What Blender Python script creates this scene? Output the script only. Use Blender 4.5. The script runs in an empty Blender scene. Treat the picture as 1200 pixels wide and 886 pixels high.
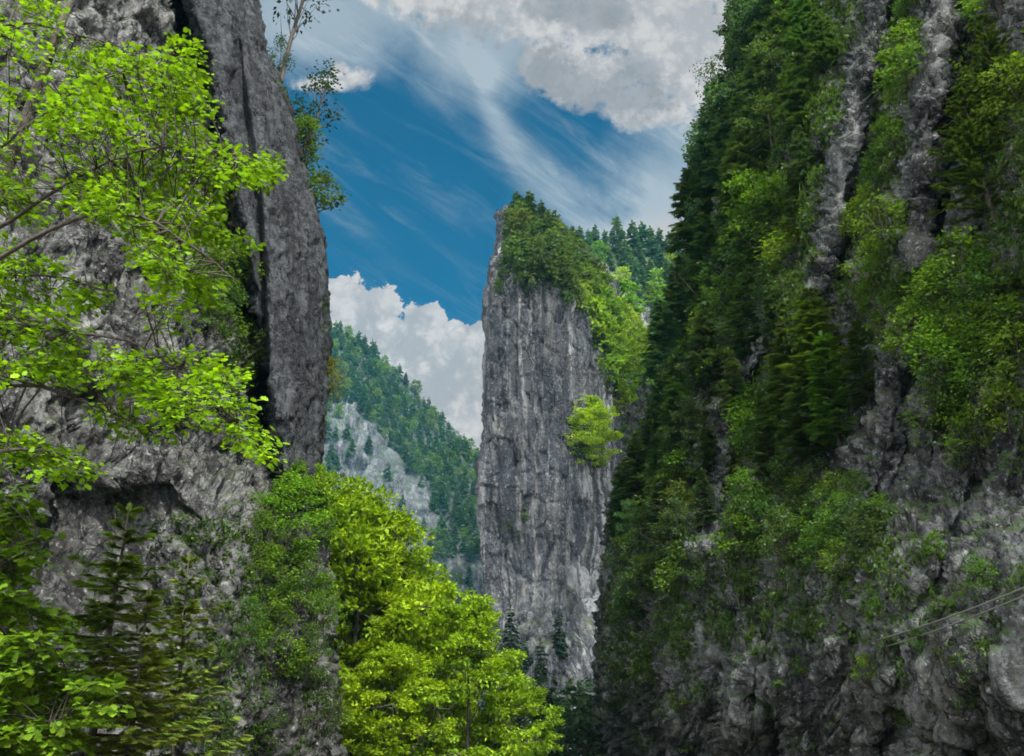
import bpy, math, random
import numpy as np
from mathutils import Vector

rad = math.radians
rng = np.random.default_rng(7)
random.seed(7)
scene = bpy.context.scene
COL = scene.collection

# ------------------------------------------------------------------ camera
PITCH = rad(24.0)
FPX = 1039.23            # focal length in pixels of the 1200 px wide photograph
CAM = np.array([0.0, 0.0, 1.7])
cd = bpy.data.cameras.new('camera')
cam = bpy.data.objects.new('camera', cd)
COL.objects.link(cam)
cam.location = CAM
cam.rotation_euler = (rad(90) + PITCH, 0, 0)
cd.sensor_fit = 'HORIZONTAL'
cd.angle = rad(60)
cd.clip_start = 0.1
cd.clip_end = 6000
scene.camera = cam

# ------------------------------------------------------------------ light and exposure
SUN_DIR = Vector((0.28, -0.60, 0.78)).normalized()     # towards the sun: behind the camera, a little right, high
SUN_STRENGTH = 4.0
SKY_STRENGTH = 0.085
sun_d = bpy.data.lights.new('sun', 'SUN')
sun_d.energy = SUN_STRENGTH
sun_d.angle = rad(2.5)
sun_d.color = (1.0, 0.95, 0.86)
sun = bpy.data.objects.new('sun', sun_d)
COL.objects.link(sun)
sun.rotation_euler = (-SUN_DIR).to_track_quat('-Z', 'Y').to_euler()
sun.location = (20, -60, 90)
scene.view_settings.view_transform = 'Standard'
scene.view_settings.look = 'None'
scene.view_settings.exposure = 1.0
scene.view_settings.gamma = 1.0
scene.view_settings.use_curve_mapping = False
scene.cycles.max_bounces = 6
scene.cycles.diffuse_bounces = 2
scene.cycles.transmission_bounces = 4
scene.cycles.volume_bounces = 0
scene.cycles.filter_width = 1.7
scene.cycles.use_denoising = True
scene.cycles.denoiser = 'OPENIMAGEDENOISE'
scene.cycles.denoising_prefilter = 'ACCURATE'
scene.cycles.denoising_input_passes = 'RGB_ALBEDO_NORMAL'


class NT:
    """small helper: math on node sockets"""
    def __init__(self, tree):
        self.t = tree

    def n(self, typ, **kw):
        nd = self.t.nodes.new(typ)
        for k, v in kw.items():
            setattr(nd, k, v)
        return nd

    def m(self, op, a, b=None, c=None, clamp=False):
        nd = self.n('ShaderNodeMath', operation=op)
        nd.use_clamp = clamp
        for i, x in enumerate((a, b, c)):
            if x is None:
                continue
            if isinstance(x, (int, float)):
                nd.inputs[i].default_value = x
            else:
                self.t.links.new(x, nd.inputs[i])
        return nd.outputs[0]

    def add(self, a, b): return self.m('ADD', a, b)
    def sub(self, a, b): return self.m('SUBTRACT', a, b)
    def mul(self, a, b): return self.m('MULTIPLY', a, b)
    def mx(self, a, b): return self.m('MAXIMUM', a, b)

    def smooth(self, x, lo, hi, a=0.0, b=1.0):
        nd = self.n('ShaderNodeMapRange', interpolation_type='SMOOTHSTEP')
        self.t.links.new(x, nd.inputs['Value'])
        nd.inputs['From Min'].default_value = lo
        nd.inputs['From Max'].default_value = hi
        nd.inputs['To Min'].default_value = a
        nd.inputs['To Max'].default_value = b
        return nd.outputs[0]

    def mix(self, fac, a, b, blend='MIX'):
        nd = self.n('ShaderNodeMix', data_type='RGBA', blend_type=blend)
        for sock, x in ((nd.inputs[0], fac), (nd.inputs[6], a), (nd.inputs[7], b)):
            if isinstance(x, (int, float)):
                sock.default_value = x
            elif isinstance(x, tuple):
                sock.default_value = (*x, 1.0) if len(x) == 3 else x
            else:
                self.t.links.new(x, sock)
        return nd.outputs[2]

    def noise(self, vec, scale, detail=5.0, rough=0.55, dist=0.0):
        nd = self.n('ShaderNodeTexNoise')
        self.t.links.new(vec, nd.inputs['Vector'])
        nd.inputs['Scale'].default_value = scale
        nd.inputs['Detail'].default_value = detail
        nd.inputs['Roughness'].default_value = rough
        nd.inputs['Distortion'].default_value = dist
        return nd.outputs['Fac']

    def mapping(self, vec, scale=(1, 1, 1), rot=(0, 0, 0), loc=(0, 0, 0)):
        nd = self.n('ShaderNodeMapping')
        self.t.links.new(vec, nd.inputs['Vector'])
        nd.inputs['Scale'].default_value = scale
        nd.inputs['Rotation'].default_value = rot
        nd.inputs['Location'].default_value = loc
        return nd.outputs[0]


def build_world():
    w = bpy.data.worlds.new('World')
    scene.world = w
    w.use_nodes = True
    t = w.node_tree
    t.nodes.clear()
    N = NT(t)
    out = N.n('ShaderNodeOutputWorld')
    bg = N.n('ShaderNodeBackground')
    bg.inputs['Strength'].default_value = SKY_STRENGTH
    t.links.new(bg.outputs[0], out.inputs[0])
    sky = N.n('ShaderNodeTexSky', sky_type='NISHITA')
    sky.sun_disc = False
    sky.sun_elevation = math.asin(SUN_DIR.z)
    sky.sun_rotation = math.atan2(SUN_DIR.x, SUN_DIR.y)
    sky.ozone_density = 2.2
    sky.dust_density = 0.6
    blue = N.mix(1.0, sky.outputs[0], SKY_TINT, 'MULTIPLY')
    tc = N.n('ShaderNodeTexCoord')
    sep = N.n('ShaderNodeSeparateXYZ')
    t.links.new(tc.outputs['Generated'], sep.inputs[0])
    x, y, z = sep.outputs
    # a plane of sky tangent to the direction north, 24 degrees up; fixed in the world
    c, s = math.cos(PITCH), math.sin(PITCH)
    fw = N.mx(N.add(N.mul(y, c), N.mul(z, s)), 0.12)
    upc = N.sub(N.mul(z, c), N.mul(y, s))
    p = N.add(N.mul(N.m('DIVIDE', x, fw), FPX / 100), 6.0)
    q = N.sub(4.43, N.mul(N.m('DIVIDE', upc, fw), FPX / 100))
    comb = N.n('ShaderNodeCombineXYZ')
    t.links.new(p, comb.inputs[0])
    t.links.new(q, comb.inputs[1])
    P = comb.outputs[0]
    ahead = N.smooth(N.add(N.mul(y, c), N.mul(z, s)), 0.12, 0.4)

    def blobs(lst):
        r = None
        for b in lst:
            cx, cy, rx = b[0] / 100, b[1] / 100, b[2] / 100
            ry = (b[3] if len(b) > 3 else b[2]) / 100
            dx = N.mul(N.sub(p, cx), 1 / rx)
            dy = N.mul(N.sub(q, cy), 1 / ry)
            d = N.m('SQRT', N.add(N.mul(dx, dx), N.mul(dy, dy)))
            v = N.sub(1.0, d)
            r = v if r is None else N.m('SMOOTH_MAX', r, v, 0.15)
        return r

    n_big = N.sub(N.noise(P, 1.1, 9, 0.6, 0.3), 0.5)
    n_bil = N.sub(N.noise(P, 2.6, 8, 0.62, 0.2), 0.5)
    n_fine = N.sub(N.noise(P, 6.5, 6, 0.6), 0.5)
    # cumulus heap low on the left
    heap = blobs([(388, 366, 72, 66), (430, 374, 60, 62), (455, 410, 60), (496, 382, 40, 47), (520, 430, 80, 72),
                  (566, 405, 42, 44), (600, 440, 60, 60), (540, 500, 110, 90), (450, 480, 120, 90), (380, 460, 120, 110)])
    def billow(scale, det=3.0):
        nd = N.n('ShaderNodeTexVoronoi', feature='SMOOTH_F1')
        wob = N.n('ShaderNodeVectorMath', operation='ADD')
        nn = N.n('ShaderNodeTexNoise'); nn.inputs['Scale'].default_value = 3.0; nn.inputs['Detail'].default_value = 4
        t.links.new(P, nn.inputs['Vector'])
        sc = N.n('ShaderNodeVectorMath', operation='SCALE'); sc.inputs['Scale'].default_value = 0.22
        t.links.new(nn.outputs['Color'], sc.inputs[0])
        t.links.new(P, wob.inputs[0]); t.links.new(sc.outputs[0], wob.inputs[1])
        t.links.new(wob.outputs[0], nd.inputs['Vector'])
        nd.inputs['Scale'].default_value = scale
        nd.inputs['Detail'].default_value = det
        nd.inputs['Roughness'].default_value = 0.6
        nd.inputs['Smoothness'].default_value = 0.35
        return N.sub(0.42, nd.outputs['Distance'])

    puffs = billow(3.4)
    heap = N.add(heap, N.add(N.mul(n_big, 0.30), N.add(N.mul(puffs, 0.36), N.mul(n_fine, 0.10))))
    heap_m = N.smooth(heap, 0.03, 0.075)
    puff = blobs([(415, 92, 36, 18), (378, 98, 46, 14), (400, 84, 18, 14)])
    puff = N.smooth(N.add(puff, N.add(N.mul(n_bil, 1.5), N.mul(n_fine, 0.5))), 0.05, 0.55)
    # bank high on the right
    bank = blobs([(760, 0, 190, 118), (640, 0, 150, 80), (560, -20, 130, 84), (690, 92, 96, 52), (640, 78, 50, 44), (745, 122, 60, 38),
                  (500, -40, 130, 80), (820, 60, 130, 100), (930, 130, 130, 110), (760, -160, 520, 150)])
    bank = N.add(bank, N.add(N.mul(n_big, 0.8), N.add(N.mul(n_bil, 0.5), N.add(N.mul(puffs, 0.25), N.mul(n_fine, 0.45)))))
    bank_m = N.mul(N.smooth(bank, -0.03, 0.30), N.smooth(n_fine, -0.35, 0.1, 0.8, 1.0))
    # thin veils
    st_v = N.mapping(N.mapping(P, rot=(0, 0, rad(-34))), (0.42, 2.3, 1))
    cirrus = N.noise(st_v, 1.5, 9, 0.64, 0.5)
    cirrus2 = N.noise(N.mapping(P, (0.7, 1.1, 1), (0, 0, rad(-15)), (3.3, 1, 0)), 1.0, 6, 0.6, 0.6)
    wisp = N.mul(N.smooth(cirrus, 0.46, 0.82), N.smooth(cirrus2, 0.30, 0.68, 0.12, 0.9))
    tt = N.sub(p, 5.55)
    qc = N.add(0.75, N.mul(2.1, N.sub(1.0, N.m('EXPONENT', N.mul(tt, -1.35)))))
    dq = N.mul(N.sub(N.add(q, N.mul(n_big, 0.45)), qc), 1 / 0.36)
    band = N.m('EXPONENT', N.mul(N.mul(dq, dq), -1.0))
    band = N.mul(N.mul(band, N.smooth(tt, -0.25, 0.1)), N.smooth(cirrus, 0.2, 0.75, 0.35, 1.0))
    veil = N.smooth(N.add(blobs([(850, 235, 190, 150), (800, 275, 160, 40), (560, 50, 110, 90), (370, 20, 190, 85)]),
                          N.add(N.mul(n_big, 0.7), N.mul(N.sub(cirrus, 0.5), 0.5))), -0.05, 0.75)
    thin = N.m('ADD', N.mul(wisp, 0.50), N.add(N.mul(band, 0.8), N.mul(veil, 0.85)), clamp=True)
    thin_c = N.mix(N.smooth(N.add(blobs([(830, 290, 200, 60)]), n_big), 0.0, 0.9), tuple(v * CLOUD for v in (0.36, 0.41, 0.45)),
                   tuple(v * CLOUD for v in (0.50, 0.47, 0.45)))
    # light and dark in the clouds
    grey = blobs([(676, 8, 78, 24), (700, 22, 50, 18), (640, 92, 52, 40), (742, 104, 58, 40), (540, 48, 60, 40), (590, 72, 40, 34),
                  (690, 110, 60, 30)])
    grey2 = blobs([(486, 420, 34, 60), (500, 455, 70, 44), (548, 435, 54, 26), (405, 400, 60, 40), (545, 378, 40, 20)])
    grey2_m = N.smooth(N.add(grey2, N.add(N.mul(N.add(puffs, 0.65), -1.1), N.add(N.mul(n_fine, 0.8), N.mul(n_big, 0.6)))), -0.05, 0.85)
    grey_m = N.smooth(N.add(grey, N.add(N.mul(n_bil, 1.2), N.add(N.mul(n_fine, 1.5), N.mul(n_big, 0.8)))), -0.15, 0.52)
    cl_a = N.mix(N.smooth(N.noise(P, 0.8, 5), 0.3, 0.7), tuple(v * CLOUD for v in (0.52, 0.50, 0.485)), tuple(v * CLOUD for v in (0.66, 0.62, 0.585)))
    cl = N.mix(N.mul(grey_m, 0.88), cl_a, tuple(v * CLOUD for v in (0.235, 0.235, 0.245)))
    cl = N.mix(N.mul(grey2_m, 0.72), cl, tuple(v * CLOUD for v in (0.30, 0.30, 0.31)))
    cl = N.mix(N.smooth(puffs, -1.0, -0.35, 0.72, 0.0), cl, tuple(v * CLOUD for v in (0.36, 0.355, 0.365)))
    cl = N.mix(N.smooth(n_fine, -0.15, 0.25, 0.0, 0.25), cl, tuple(v * CLOUD for v in (0.30, 0.30, 0.31)))
    col = N.mix(N.mul(thin, ahead), blue, thin_c)
    mask = N.mul(N.m('MAXIMUM', N.m('MAXIMUM', heap_m, bank_m), puff), ahead)
    col = N.mix(mask, col, cl)
    # the unseen sky, behind and overhead: broken cloud with brightness added for fill
    back_fill_m = N.mul(N.smooth(N.noise(tc.outputs['Generated'], 2.2, 6, 0.6), 0.36, 0.56), N.sub(1.0, ahead))
    col = N.mix(back_fill_m, col, tuple(v * BEHIND_FILL for v in (0.6, 0.585, 0.565)))
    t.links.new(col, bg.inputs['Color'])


SKY_TINT = (0.0, 0.36, 0.48)
CLOUD = 6.7
BEHIND_FILL = 64.0          # unseen cloud behind and above the camera, brightened as added fill light
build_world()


# ------------------------------------------------------------------ numpy tools
def ray(px, py):
    px = np.asarray(px, float); py = np.asarray(py, float)
    x = (px - 600) / FPX
    y = (443 - py) / FPX
    c, s = math.cos(PITCH), math.sin(PITCH)
    return np.stack([x, c - y * s, s + y * c], -1)


def at(px, py, Y):
    d = ray(px, py)
    return CAM + d * (np.asarray(Y, float) / d[..., 1])[..., None]


def view_depth(p):
    p = np.asarray(p) - CAM
    return p[..., 1] * math.cos(PITCH) + p[..., 2] * math.sin(PITCH)


def _hash(ix, iy, iz, seed):
    h = (ix.astype(np.int64) * 374761393 + iy.astype(np.int64) * 668265263 + iz.astype(np.int64) * 2147483647 + seed * 974711) & 0xFFFFFFFF
    h = ((h ^ (h >> 13)) * 1274126177) & 0xFFFFFFFF
    h = ((h ^ (h >> 16)) * 2246822519) & 0xFFFFFFFF
    return (h ^ (h >> 15)) & 0xFFFFFFFF


def pnoise(p, seed=0):
    sh = p.shape[:-1]
    p = p.reshape(-1, 3)
    i = np.floor(p).astype(np.int64)
    f = p - i
    u = f * f * f * (f * (f * 6 - 15) + 10)
    res = 0
    for dx in (0, 1):
        wx = u[:, 0] if dx else 1 - u[:, 0]
        for dy in (0, 1):
            wy = u[:, 1] if dy else 1 - u[:, 1]
            for dz in (0, 1):
                wz = u[:, 2] if dz else 1 - u[:, 2]
                h = _hash(i[:, 0] + dx, i[:, 1] + dy, i[:, 2] + dz, seed)
                gx = (h & 1023) / 511.5 - 1
                gy = ((h >> 10) & 1023) / 511.5 - 1
                gz = ((h >> 20) & 1023) / 511.5 - 1
                res = res + wx * wy * wz * (gx * (f[:, 0] - dx) + gy * (f[:, 1] - dy) + gz * (f[:, 2] - dz))
    return res.reshape(sh)


def fbm(p, oct=5, seed=0, gain=0.5, ridged=False):
    a, r, tot = 1.0, 0, 0
    for o in range(oct):
        n = pnoise(p * (2.03 ** o) + 17.3 * o, seed + o)
        if ridged:
            n = 0.5 - np.abs(n) * 1.6
        r = r + a * n
        tot += a
        a *= gain
    return r / tot


def blocks(p, seed=0):
    """faceted rock: every cell is a block with its own height and tilt"""
    sh = p.shape[:-1]
    q = p.reshape(-1, 3)
    i = np.floor(q).astype(np.int64)
    best = np.full(len(q), 9e9); val = np.zeros(len(q)); second = np.full(len(q), 9e9)
    for dx in (-1, 0, 1):
        for dy in (-1, 0, 1):
            for dz in (-1, 0, 1):
                c = i + (dx, dy, dz)
                h = _hash(c[:, 0], c[:, 1], c[:, 2], seed)
                h2 = _hash(c[:, 0], c[:, 1], c[:, 2], seed + 77)
                o = np.stack([(h & 1023), (h >> 10) & 1023, (h >> 20) & 1023], -1) / 1023.0
                d = q - (c + o)
                dd = (d * d).sum(-1)
                tl = np.stack([(h2 & 1023), (h2 >> 10) & 1023, (h2 >> 20) & 1023], -1) / 511.5 - 1
                v = ((h2 >> 5) & 1023) / 511.5 - 1 + (tl * d).sum(-1) * 1.3
                m = dd < best
                second = np.where(m, best, np.minimum(second, dd))
                best = np.where(m, dd, best)
                val = np.where(m, v, val)
    crack = np.clip((np.sqrt(second) - np.sqrt(best)) / 0.12, 0, 1)
    return (val * 0.5 - (1 - crack) * 0.5).reshape(sh)


def interp(xs, pts):
    a = np.array(pts, float)
    return np.interp(xs, a[:, 0], a[:, 1])


def ss(x, lo, hi):
    t = np.clip((x - lo) / (hi - lo), 0, 1)
    return t * t * (3 - 2 * t)


# ------------------------------------------------------------------ materials
def new_mat(name):
    m = bpy.data.materials.new(name)
    m.use_nodes = True
    m.node_tree.nodes.clear()
    return m, NT(m.node_tree)


def rock_material(name, dark, light, warm, streak=0.5, moss=0.5, scale=1.0, moss_col=(0.045, 0.07, 0.018), bump=0.6, flute=0.0):
    m, N = new_mat(name)
    t = m.node_tree
    out = N.n('ShaderNodeOutputMaterial')
    b = N.n('ShaderNodeBsdfPrincipled')
    t.links.new(b.outputs[0], out.inputs[0])
    tc = N.n('ShaderNodeTexCoord')
    P = tc.outputs['Object']
    big = N.noise(P, 0.16 * scale, 6, 0.6, 0.4)
    mid = N.noise(P, 0.9 * scale, 8, 0.65, 0.3)
    fine = N.noise(P, 5.0 * scale, 8, 0.7)
    vert = N.noise(N.mapping(P, (0.9 * scale, 0.9 * scale, 0.06 * scale)), 1.0, 7, 0.62, 0.5)
    f = N.add(N.mul(big, 0.35), N.add(N.mul(mid, 0.3), N.add(N.mul(vert, streak), N.mul(fine, 0.3))))
    f = N.smooth(f, 0.40 + 0.5 * streak - 0.05, 0.68 + 0.5 * streak - 0.05)
    base = N.mix(f, dark, light)
    wm = N.smooth(N.noise(N.mapping(P, (0.5, 0.5, 0.25), loc=(9, 3, 5)), 0.8 * scale, 6, 0.6), 0.48, 0.72, 0, 0.75)
    base = N.mix(wm, base, warm)
    if flute:
        wob = N.n('ShaderNodeVectorMath', operation='ADD')
        nz = N.n('ShaderNodeTexNoise'); nz.inputs['Scale'].default_value = 0.06; nz.inputs['Detail'].default_value = 4
        t.links.new(P, nz.inputs['Vector'])
        sv = N.n('ShaderNodeVectorMath', operation='SCALE'); sv.inputs['Scale'].default_value = 5.0
        t.links.new(nz.outputs['Color'], sv.inputs[0]); t.links.new(P, wob.inputs[0]); t.links.new(sv.outputs[0], wob.inputs[1])
        fl = N.noise(N.mapping(wob.outputs[0], (0.6 * scale, 0.35 * scale, 0.022 * scale)), 1.0, 4, 0.6)
        fl2 = N.noise(N.mapping(wob.outputs[0], (1.9 * scale, 1.2 * scale, 0.05 * scale), loc=(3, 1, 2)), 1.0, 5, 0.6)
        base = N.mix(N.mul(N.smooth(fl, 0.50, 0.62), flute), base, tuple(v * 1.9 for v in light))
        base = N.mix(N.mul(N.smooth(fl2, 0.44, 0.56, 1, 0), flute), base, tuple(v * 1.1 for v in dark))
    # dark weather stains running down, and small white lichen specks
    stain = N.smooth(N.noise(N.mapping(P, (0.5 * scale, 0.5 * scale, 0.035 * scale), loc=(4, 8, 1)), 1.4, 6, 0.6, 0.7), 0.53, 0.66, 0, 0.55)
    base = N.mix(stain, base, tuple(v * 0.55 for v in dark))
    speck = N.smooth(N.noise(P, 5.0 * scale, 6, 0.75), 0.56, 0.68, 0, 0.75)
    base = N.mix(speck, base, tuple(min(v * 1.75, 0.6) for v in light))
    wv = N.n('ShaderNodeVectorMath', operation='ADD')
    nz2 = N.n('ShaderNodeTexNoise'); nz2.inputs['Scale'].default_value = 1.3 * scale; nz2.inputs['Detail'].default_value = 6
    t.links.new(P, nz2.inputs['Vector'])
    sv2 = N.n('ShaderNodeVectorMath', operation='SCALE'); sv2.inputs['Scale'].default_value = 1.1 / scale
    t.links.new(nz2.outputs['Color'], sv2.inputs[0]); t.links.new(P, wv.inputs[0]); t.links.new(sv2.outputs[0], wv.inputs[1])

    def crack(sc, w, vz):
        nd = N.n('ShaderNodeTexVoronoi', feature='DISTANCE_TO_EDGE')
        t.links.new(N.mapping(wv.outputs[0], (sc * scale, sc * scale, sc * scale * vz), (0.25, 0.35, 0)), nd.inputs['Vector'])
        nd.inputs['Scale'].default_value = 1.0
        return N.smooth(nd.outputs['Distance'], 0.0, w, 1, 0)
    gate = N.smooth(N.noise(P, 0.5 * scale, 5, 0.6), 0.42, 0.60)
    ck = N.m('MAXIMUM', N.mul(crack(0.7, 0.05, 0.5), gate), N.mul(crack(2.0, 0.09, 0.6), N.mul(gate, 0.75)))
    base = N.mix(N.mul(ck, 0.85), base, tuple(v * 0.4 for v in dark))
    pit = N.smooth(N.noise(P, 3.1 * scale, 6, 0.72, 0.6), 0.36, 0.46, 0.8, 0)
    base = N.mix(pit, base, tuple(v * 0.35 for v in dark))
    geo = N.n('ShaderNodeNewGeometry')
    sp = N.n('ShaderNodeSeparateXYZ')
    t.links.new(geo.outputs['Normal'], sp.inputs[0])
    mm = N.add(N.mul(sp.outputs[2], 0.55), N.add(N.mul(N.sub(N.noise(P, 0.8 * scale, 9, 0.75), 0.5), 1.2), N.mul(N.sub(fine, 0.5), 0.9)))
    mm = N.smooth(mm, 0.36 - 0.4 * moss, 0.56 - 0.4 * moss, 0, 0.8)
    mc = N.mix(mid, tuple(v * 0.6 for v in moss_col), tuple(v * 1.5 for v in moss_col))
    base = N.mix(mm, base, mc)
    t.links.new(base, b.inputs['Base Color'])
    b.inputs['Roughness'].default_value = 0.92
    b.inputs['Specular IOR Level'].default_value = 0.2
    hgt = N.add(N.sub(N.mul(fine, 0.6), N.mul(ck, 0.45)), N.add(N.mul(mid, 0.8), N.mul(N.noise(P, 14 * scale, 6, 0.7), 0.25)))
    bp = N.n('ShaderNodeBump')
    bp.inputs['Strength'].default_value = bump
    bp.inputs['Distance'].default_value = 0.5 / scale
    t.links.new(hgt, bp.inputs['Height'])
    t.links.new(bp.outputs[0], b.inputs['Normal'])
    return m


def leaf_material(name, trans=0.42, vary=0.85, spec=0.25, yellow=(1.22, 1.08, 0.6)):
    """foliage: colour comes from the object, each leaf varies"""
    m, N = new_mat(name)
    t = m.node_tree
    out = N.n('ShaderNodeOutputMaterial')
    oi = N.n('ShaderNodeObjectInfo')
    geo = N.n('ShaderNodeNewGeometry')
    r = geo.outputs['Random Per Island']
    k = N.add(1.0 - vary / 2, N.mul(r, vary))
    kk = N.n('ShaderNodeCombineColor')
    for i in range(3):
        t.links.new(k, kk.inputs[i])
    c = N.mix(1.0, oi.outputs['Color'], kk.outputs[0], 'MULTIPLY')
    tone = N.m('FRACT', N.mul(r, 7.31))
    c = N.mix(N.smooth(tone, 0.45, 1.0), c, N.mix(1.0, c, yellow, 'MULTIPLY'))
    tc = N.n('ShaderNodeTexCoord')
    patch = N.noise(tc.outputs['Object'], 3.0, 3, 0.5)
    c = N.mix(N.smooth(patch, 0.35, 0.7), N.mix(1.0, c, (0.72, 0.8, 0.85), 'MULTIPLY'), c)
    d = N.n('ShaderNodeBsdfPrincipled')
    d.inputs['Roughness'].default_value = 0.55
    d.inputs['Specular IOR Level'].default_value = spec
    t.links.new(c, d.inputs['Base Color'])
    tr = N.n('ShaderNodeBsdfTranslucent')
    t.links.new(N.mix(1.0, c, (1.35, 1.35, 0.5), 'MULTIPLY'), tr.inputs['Color'])
    mixs = N.n('ShaderNodeMixShader')
    mixs.inputs[0].default_value = trans
    t.links.new(d.outputs[0], mixs.inputs[1])
    t.links.new(tr.outputs[0], mixs.inputs[2])
    t.links.new(mixs.outputs[0], out.inputs[0])
    return m


def bark_material(name, a, b_):
    m, N = new_mat(name)
    t = m.node_tree
    out = N.n('ShaderNodeOutputMaterial')
    b = N.n('ShaderNodeBsdfPrincipled')
    t.links.new(b.outputs[0], out.inputs[0])
    tc = N.n('ShaderNodeTexCoord')
    v = N.noise(N.mapping(tc.outputs['Object'], (9, 9, 1.6)), 3.0, 6, 0.65)
    t.links.new(N.mix(N.smooth(v, 0.35, 0.65), a, b_), b.inputs['Base Color'])
    b.inputs['Roughness'].default_value = 0.9
    bp = N.n('ShaderNodeBump')
    bp.inputs['Strength'].default_value = 0.5
    bp.inputs['Distance'].default_value = 0.03
    t.links.new(v, bp.inputs['Height'])
    t.links.new(bp.outputs[0], b.inputs['Normal'])
    return m


def soil_material(name, a, b_, sc):
    m, N = new_mat(name)
    t = m.node_tree
    out = N.n('ShaderNodeOutputMaterial')
    b = N.n('ShaderNodeBsdfPrincipled')
    t.links.new(b.outputs[0], out.inputs[0])
    tc = N.n('ShaderNodeTexCoord')
    v = N.noise(tc.outputs['Object'], sc, 8, 0.65)
    t.links.new(N.mix(N.smooth(v, 0.35, 0.65), a, b_), b.inputs['Base Color'])
    b.inputs['Roughness'].default_value = 0.95
    return m


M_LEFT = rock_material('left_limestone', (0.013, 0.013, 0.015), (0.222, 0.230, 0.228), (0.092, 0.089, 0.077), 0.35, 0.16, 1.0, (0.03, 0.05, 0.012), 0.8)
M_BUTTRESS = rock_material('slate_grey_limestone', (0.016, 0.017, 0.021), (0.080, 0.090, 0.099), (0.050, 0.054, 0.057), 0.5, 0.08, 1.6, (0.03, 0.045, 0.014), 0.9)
M_RIGHT = rock_material('right_limestone', (0.015, 0.015, 0.017), (0.222, 0.240, 0.246), (0.082, 0.083, 0.075), 0.45, 0.3, 1.25, (0.03, 0.06, 0.014), 0.9)
M_PILLAR = rock_material('pillar_limestone', (0.018, 0.022, 0.030), (0.125, 0.130, 0.136), (0.078, 0.074, 0.068), 0.95, 0.04, 0.42, (0.04, 0.06, 0.02), 0.7, 0.75)
M_FAR = rock_material('far_limestone', (0.03, 0.037, 0.048), (0.135, 0.143, 0.152), (0.08, 0.08, 0.073), 0.4, 0.25, 0.3, (0.03, 0.055, 0.02), 0.9, 0.4)
M_FOREST_FLOOR = soil_material('forest_floor', (0.03, 0.05, 0.015), (0.06, 0.09, 0.03), 0.08)
M_GROUND = soil_material('valley_ground', (0.06, 0.07, 0.03), (0.14, 0.12, 0.08), 0.3)
M_LEAF = leaf_material('broad_leaf', 0.45, 1.0)
M_NEEDLE = leaf_material('needle_foliage', 0.30, 0.9, 0.15, (1.12, 1.1, 0.8))
M_BARK = bark_material('dark_bark', (0.018, 0.015, 0.012), (0.05, 0.042, 0.034))
M_GREYBARK = bark_material('grey_bark', (0.05, 0.047, 0.042), (0.13, 0.12, 0.105))


# ------------------------------------------------------------------ mesh building
def mesh_from(name, V, F, mats, smooth=True, mat_idx=None):
    V = np.asarray(V, np.float32); F = np.asarray(F, np.int32)
    me = bpy.data.meshes.new(name)
    k = F.shape[1]
    me.vertices.add(len(V)); me.vertices.foreach_set('co', V.ravel())
    me.loops.add(F.size); me.loops.foreach_set('vertex_index', F.ravel())
    me.polygons.add(len(F))
    me.polygons.foreach_set('loop_start', np.arange(0, F.size, k, dtype=np.int32))
    me.polygons.foreach_set('loop_total', np.full(len(F), k, np.int32))
    for m in mats:
        me.materials.append(m)
    if mat_idx is not None:
        me.polygons.foreach_set('material_index', np.asarray(mat_idx, np.int32))
    me.polygons.foreach_set('use_smooth', np.full(len(F), smooth))
    me.update(calc_edges=True)
    return me


def link(name, me, parent=None):
    o = bpy.data.objects.new(name, me)
    COL.objects.link(o)
    if parent is not None:
        o.parent = parent
    return o


def tag(o, label=None, cat=None, group=None, kind=None):
    if label: o['label'] = label
    if cat: o['category'] = cat
    if group: o['group'] = group
    if kind: o['kind'] = kind
    return o


def grid_faces(nv, nu):
    i = np.arange(nv * nu).reshape(nv, nu)
    return np.stack([i[:-1, :-1], i[:-1, 1:], i[1:, 1:], i[1:, :-1]], -1).reshape(-1, 4)


def grid_normals(P):
    du = np.gradient(P, axis=1); dv = np.gradient(P, axis=0)
    n = np.cross(du, dv)
    n /= np.linalg.norm(n, axis=-1, keepdims=True) + 1e-9
    s = np.sign(((CAM - P) * n).sum(-1, keepdims=True).mean())
    return n * s


def blur(a, k):
    for ax in (0, 1):
        c = np.pad(a, [(k, k) if i == ax else (0, 0) for i in range(a.ndim)], mode='edge').cumsum(ax)
        n = a.shape[ax]
        z = np.zeros_like(np.take(c, [0], ax))
        c = np.concatenate([z, c], ax)
        a = (np.take(c, np.arange(2 * k + 1, 2 * k + 1 + n), ax) - np.take(c, np.arange(n), ax)) / (2 * k + 1)
    return a


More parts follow.
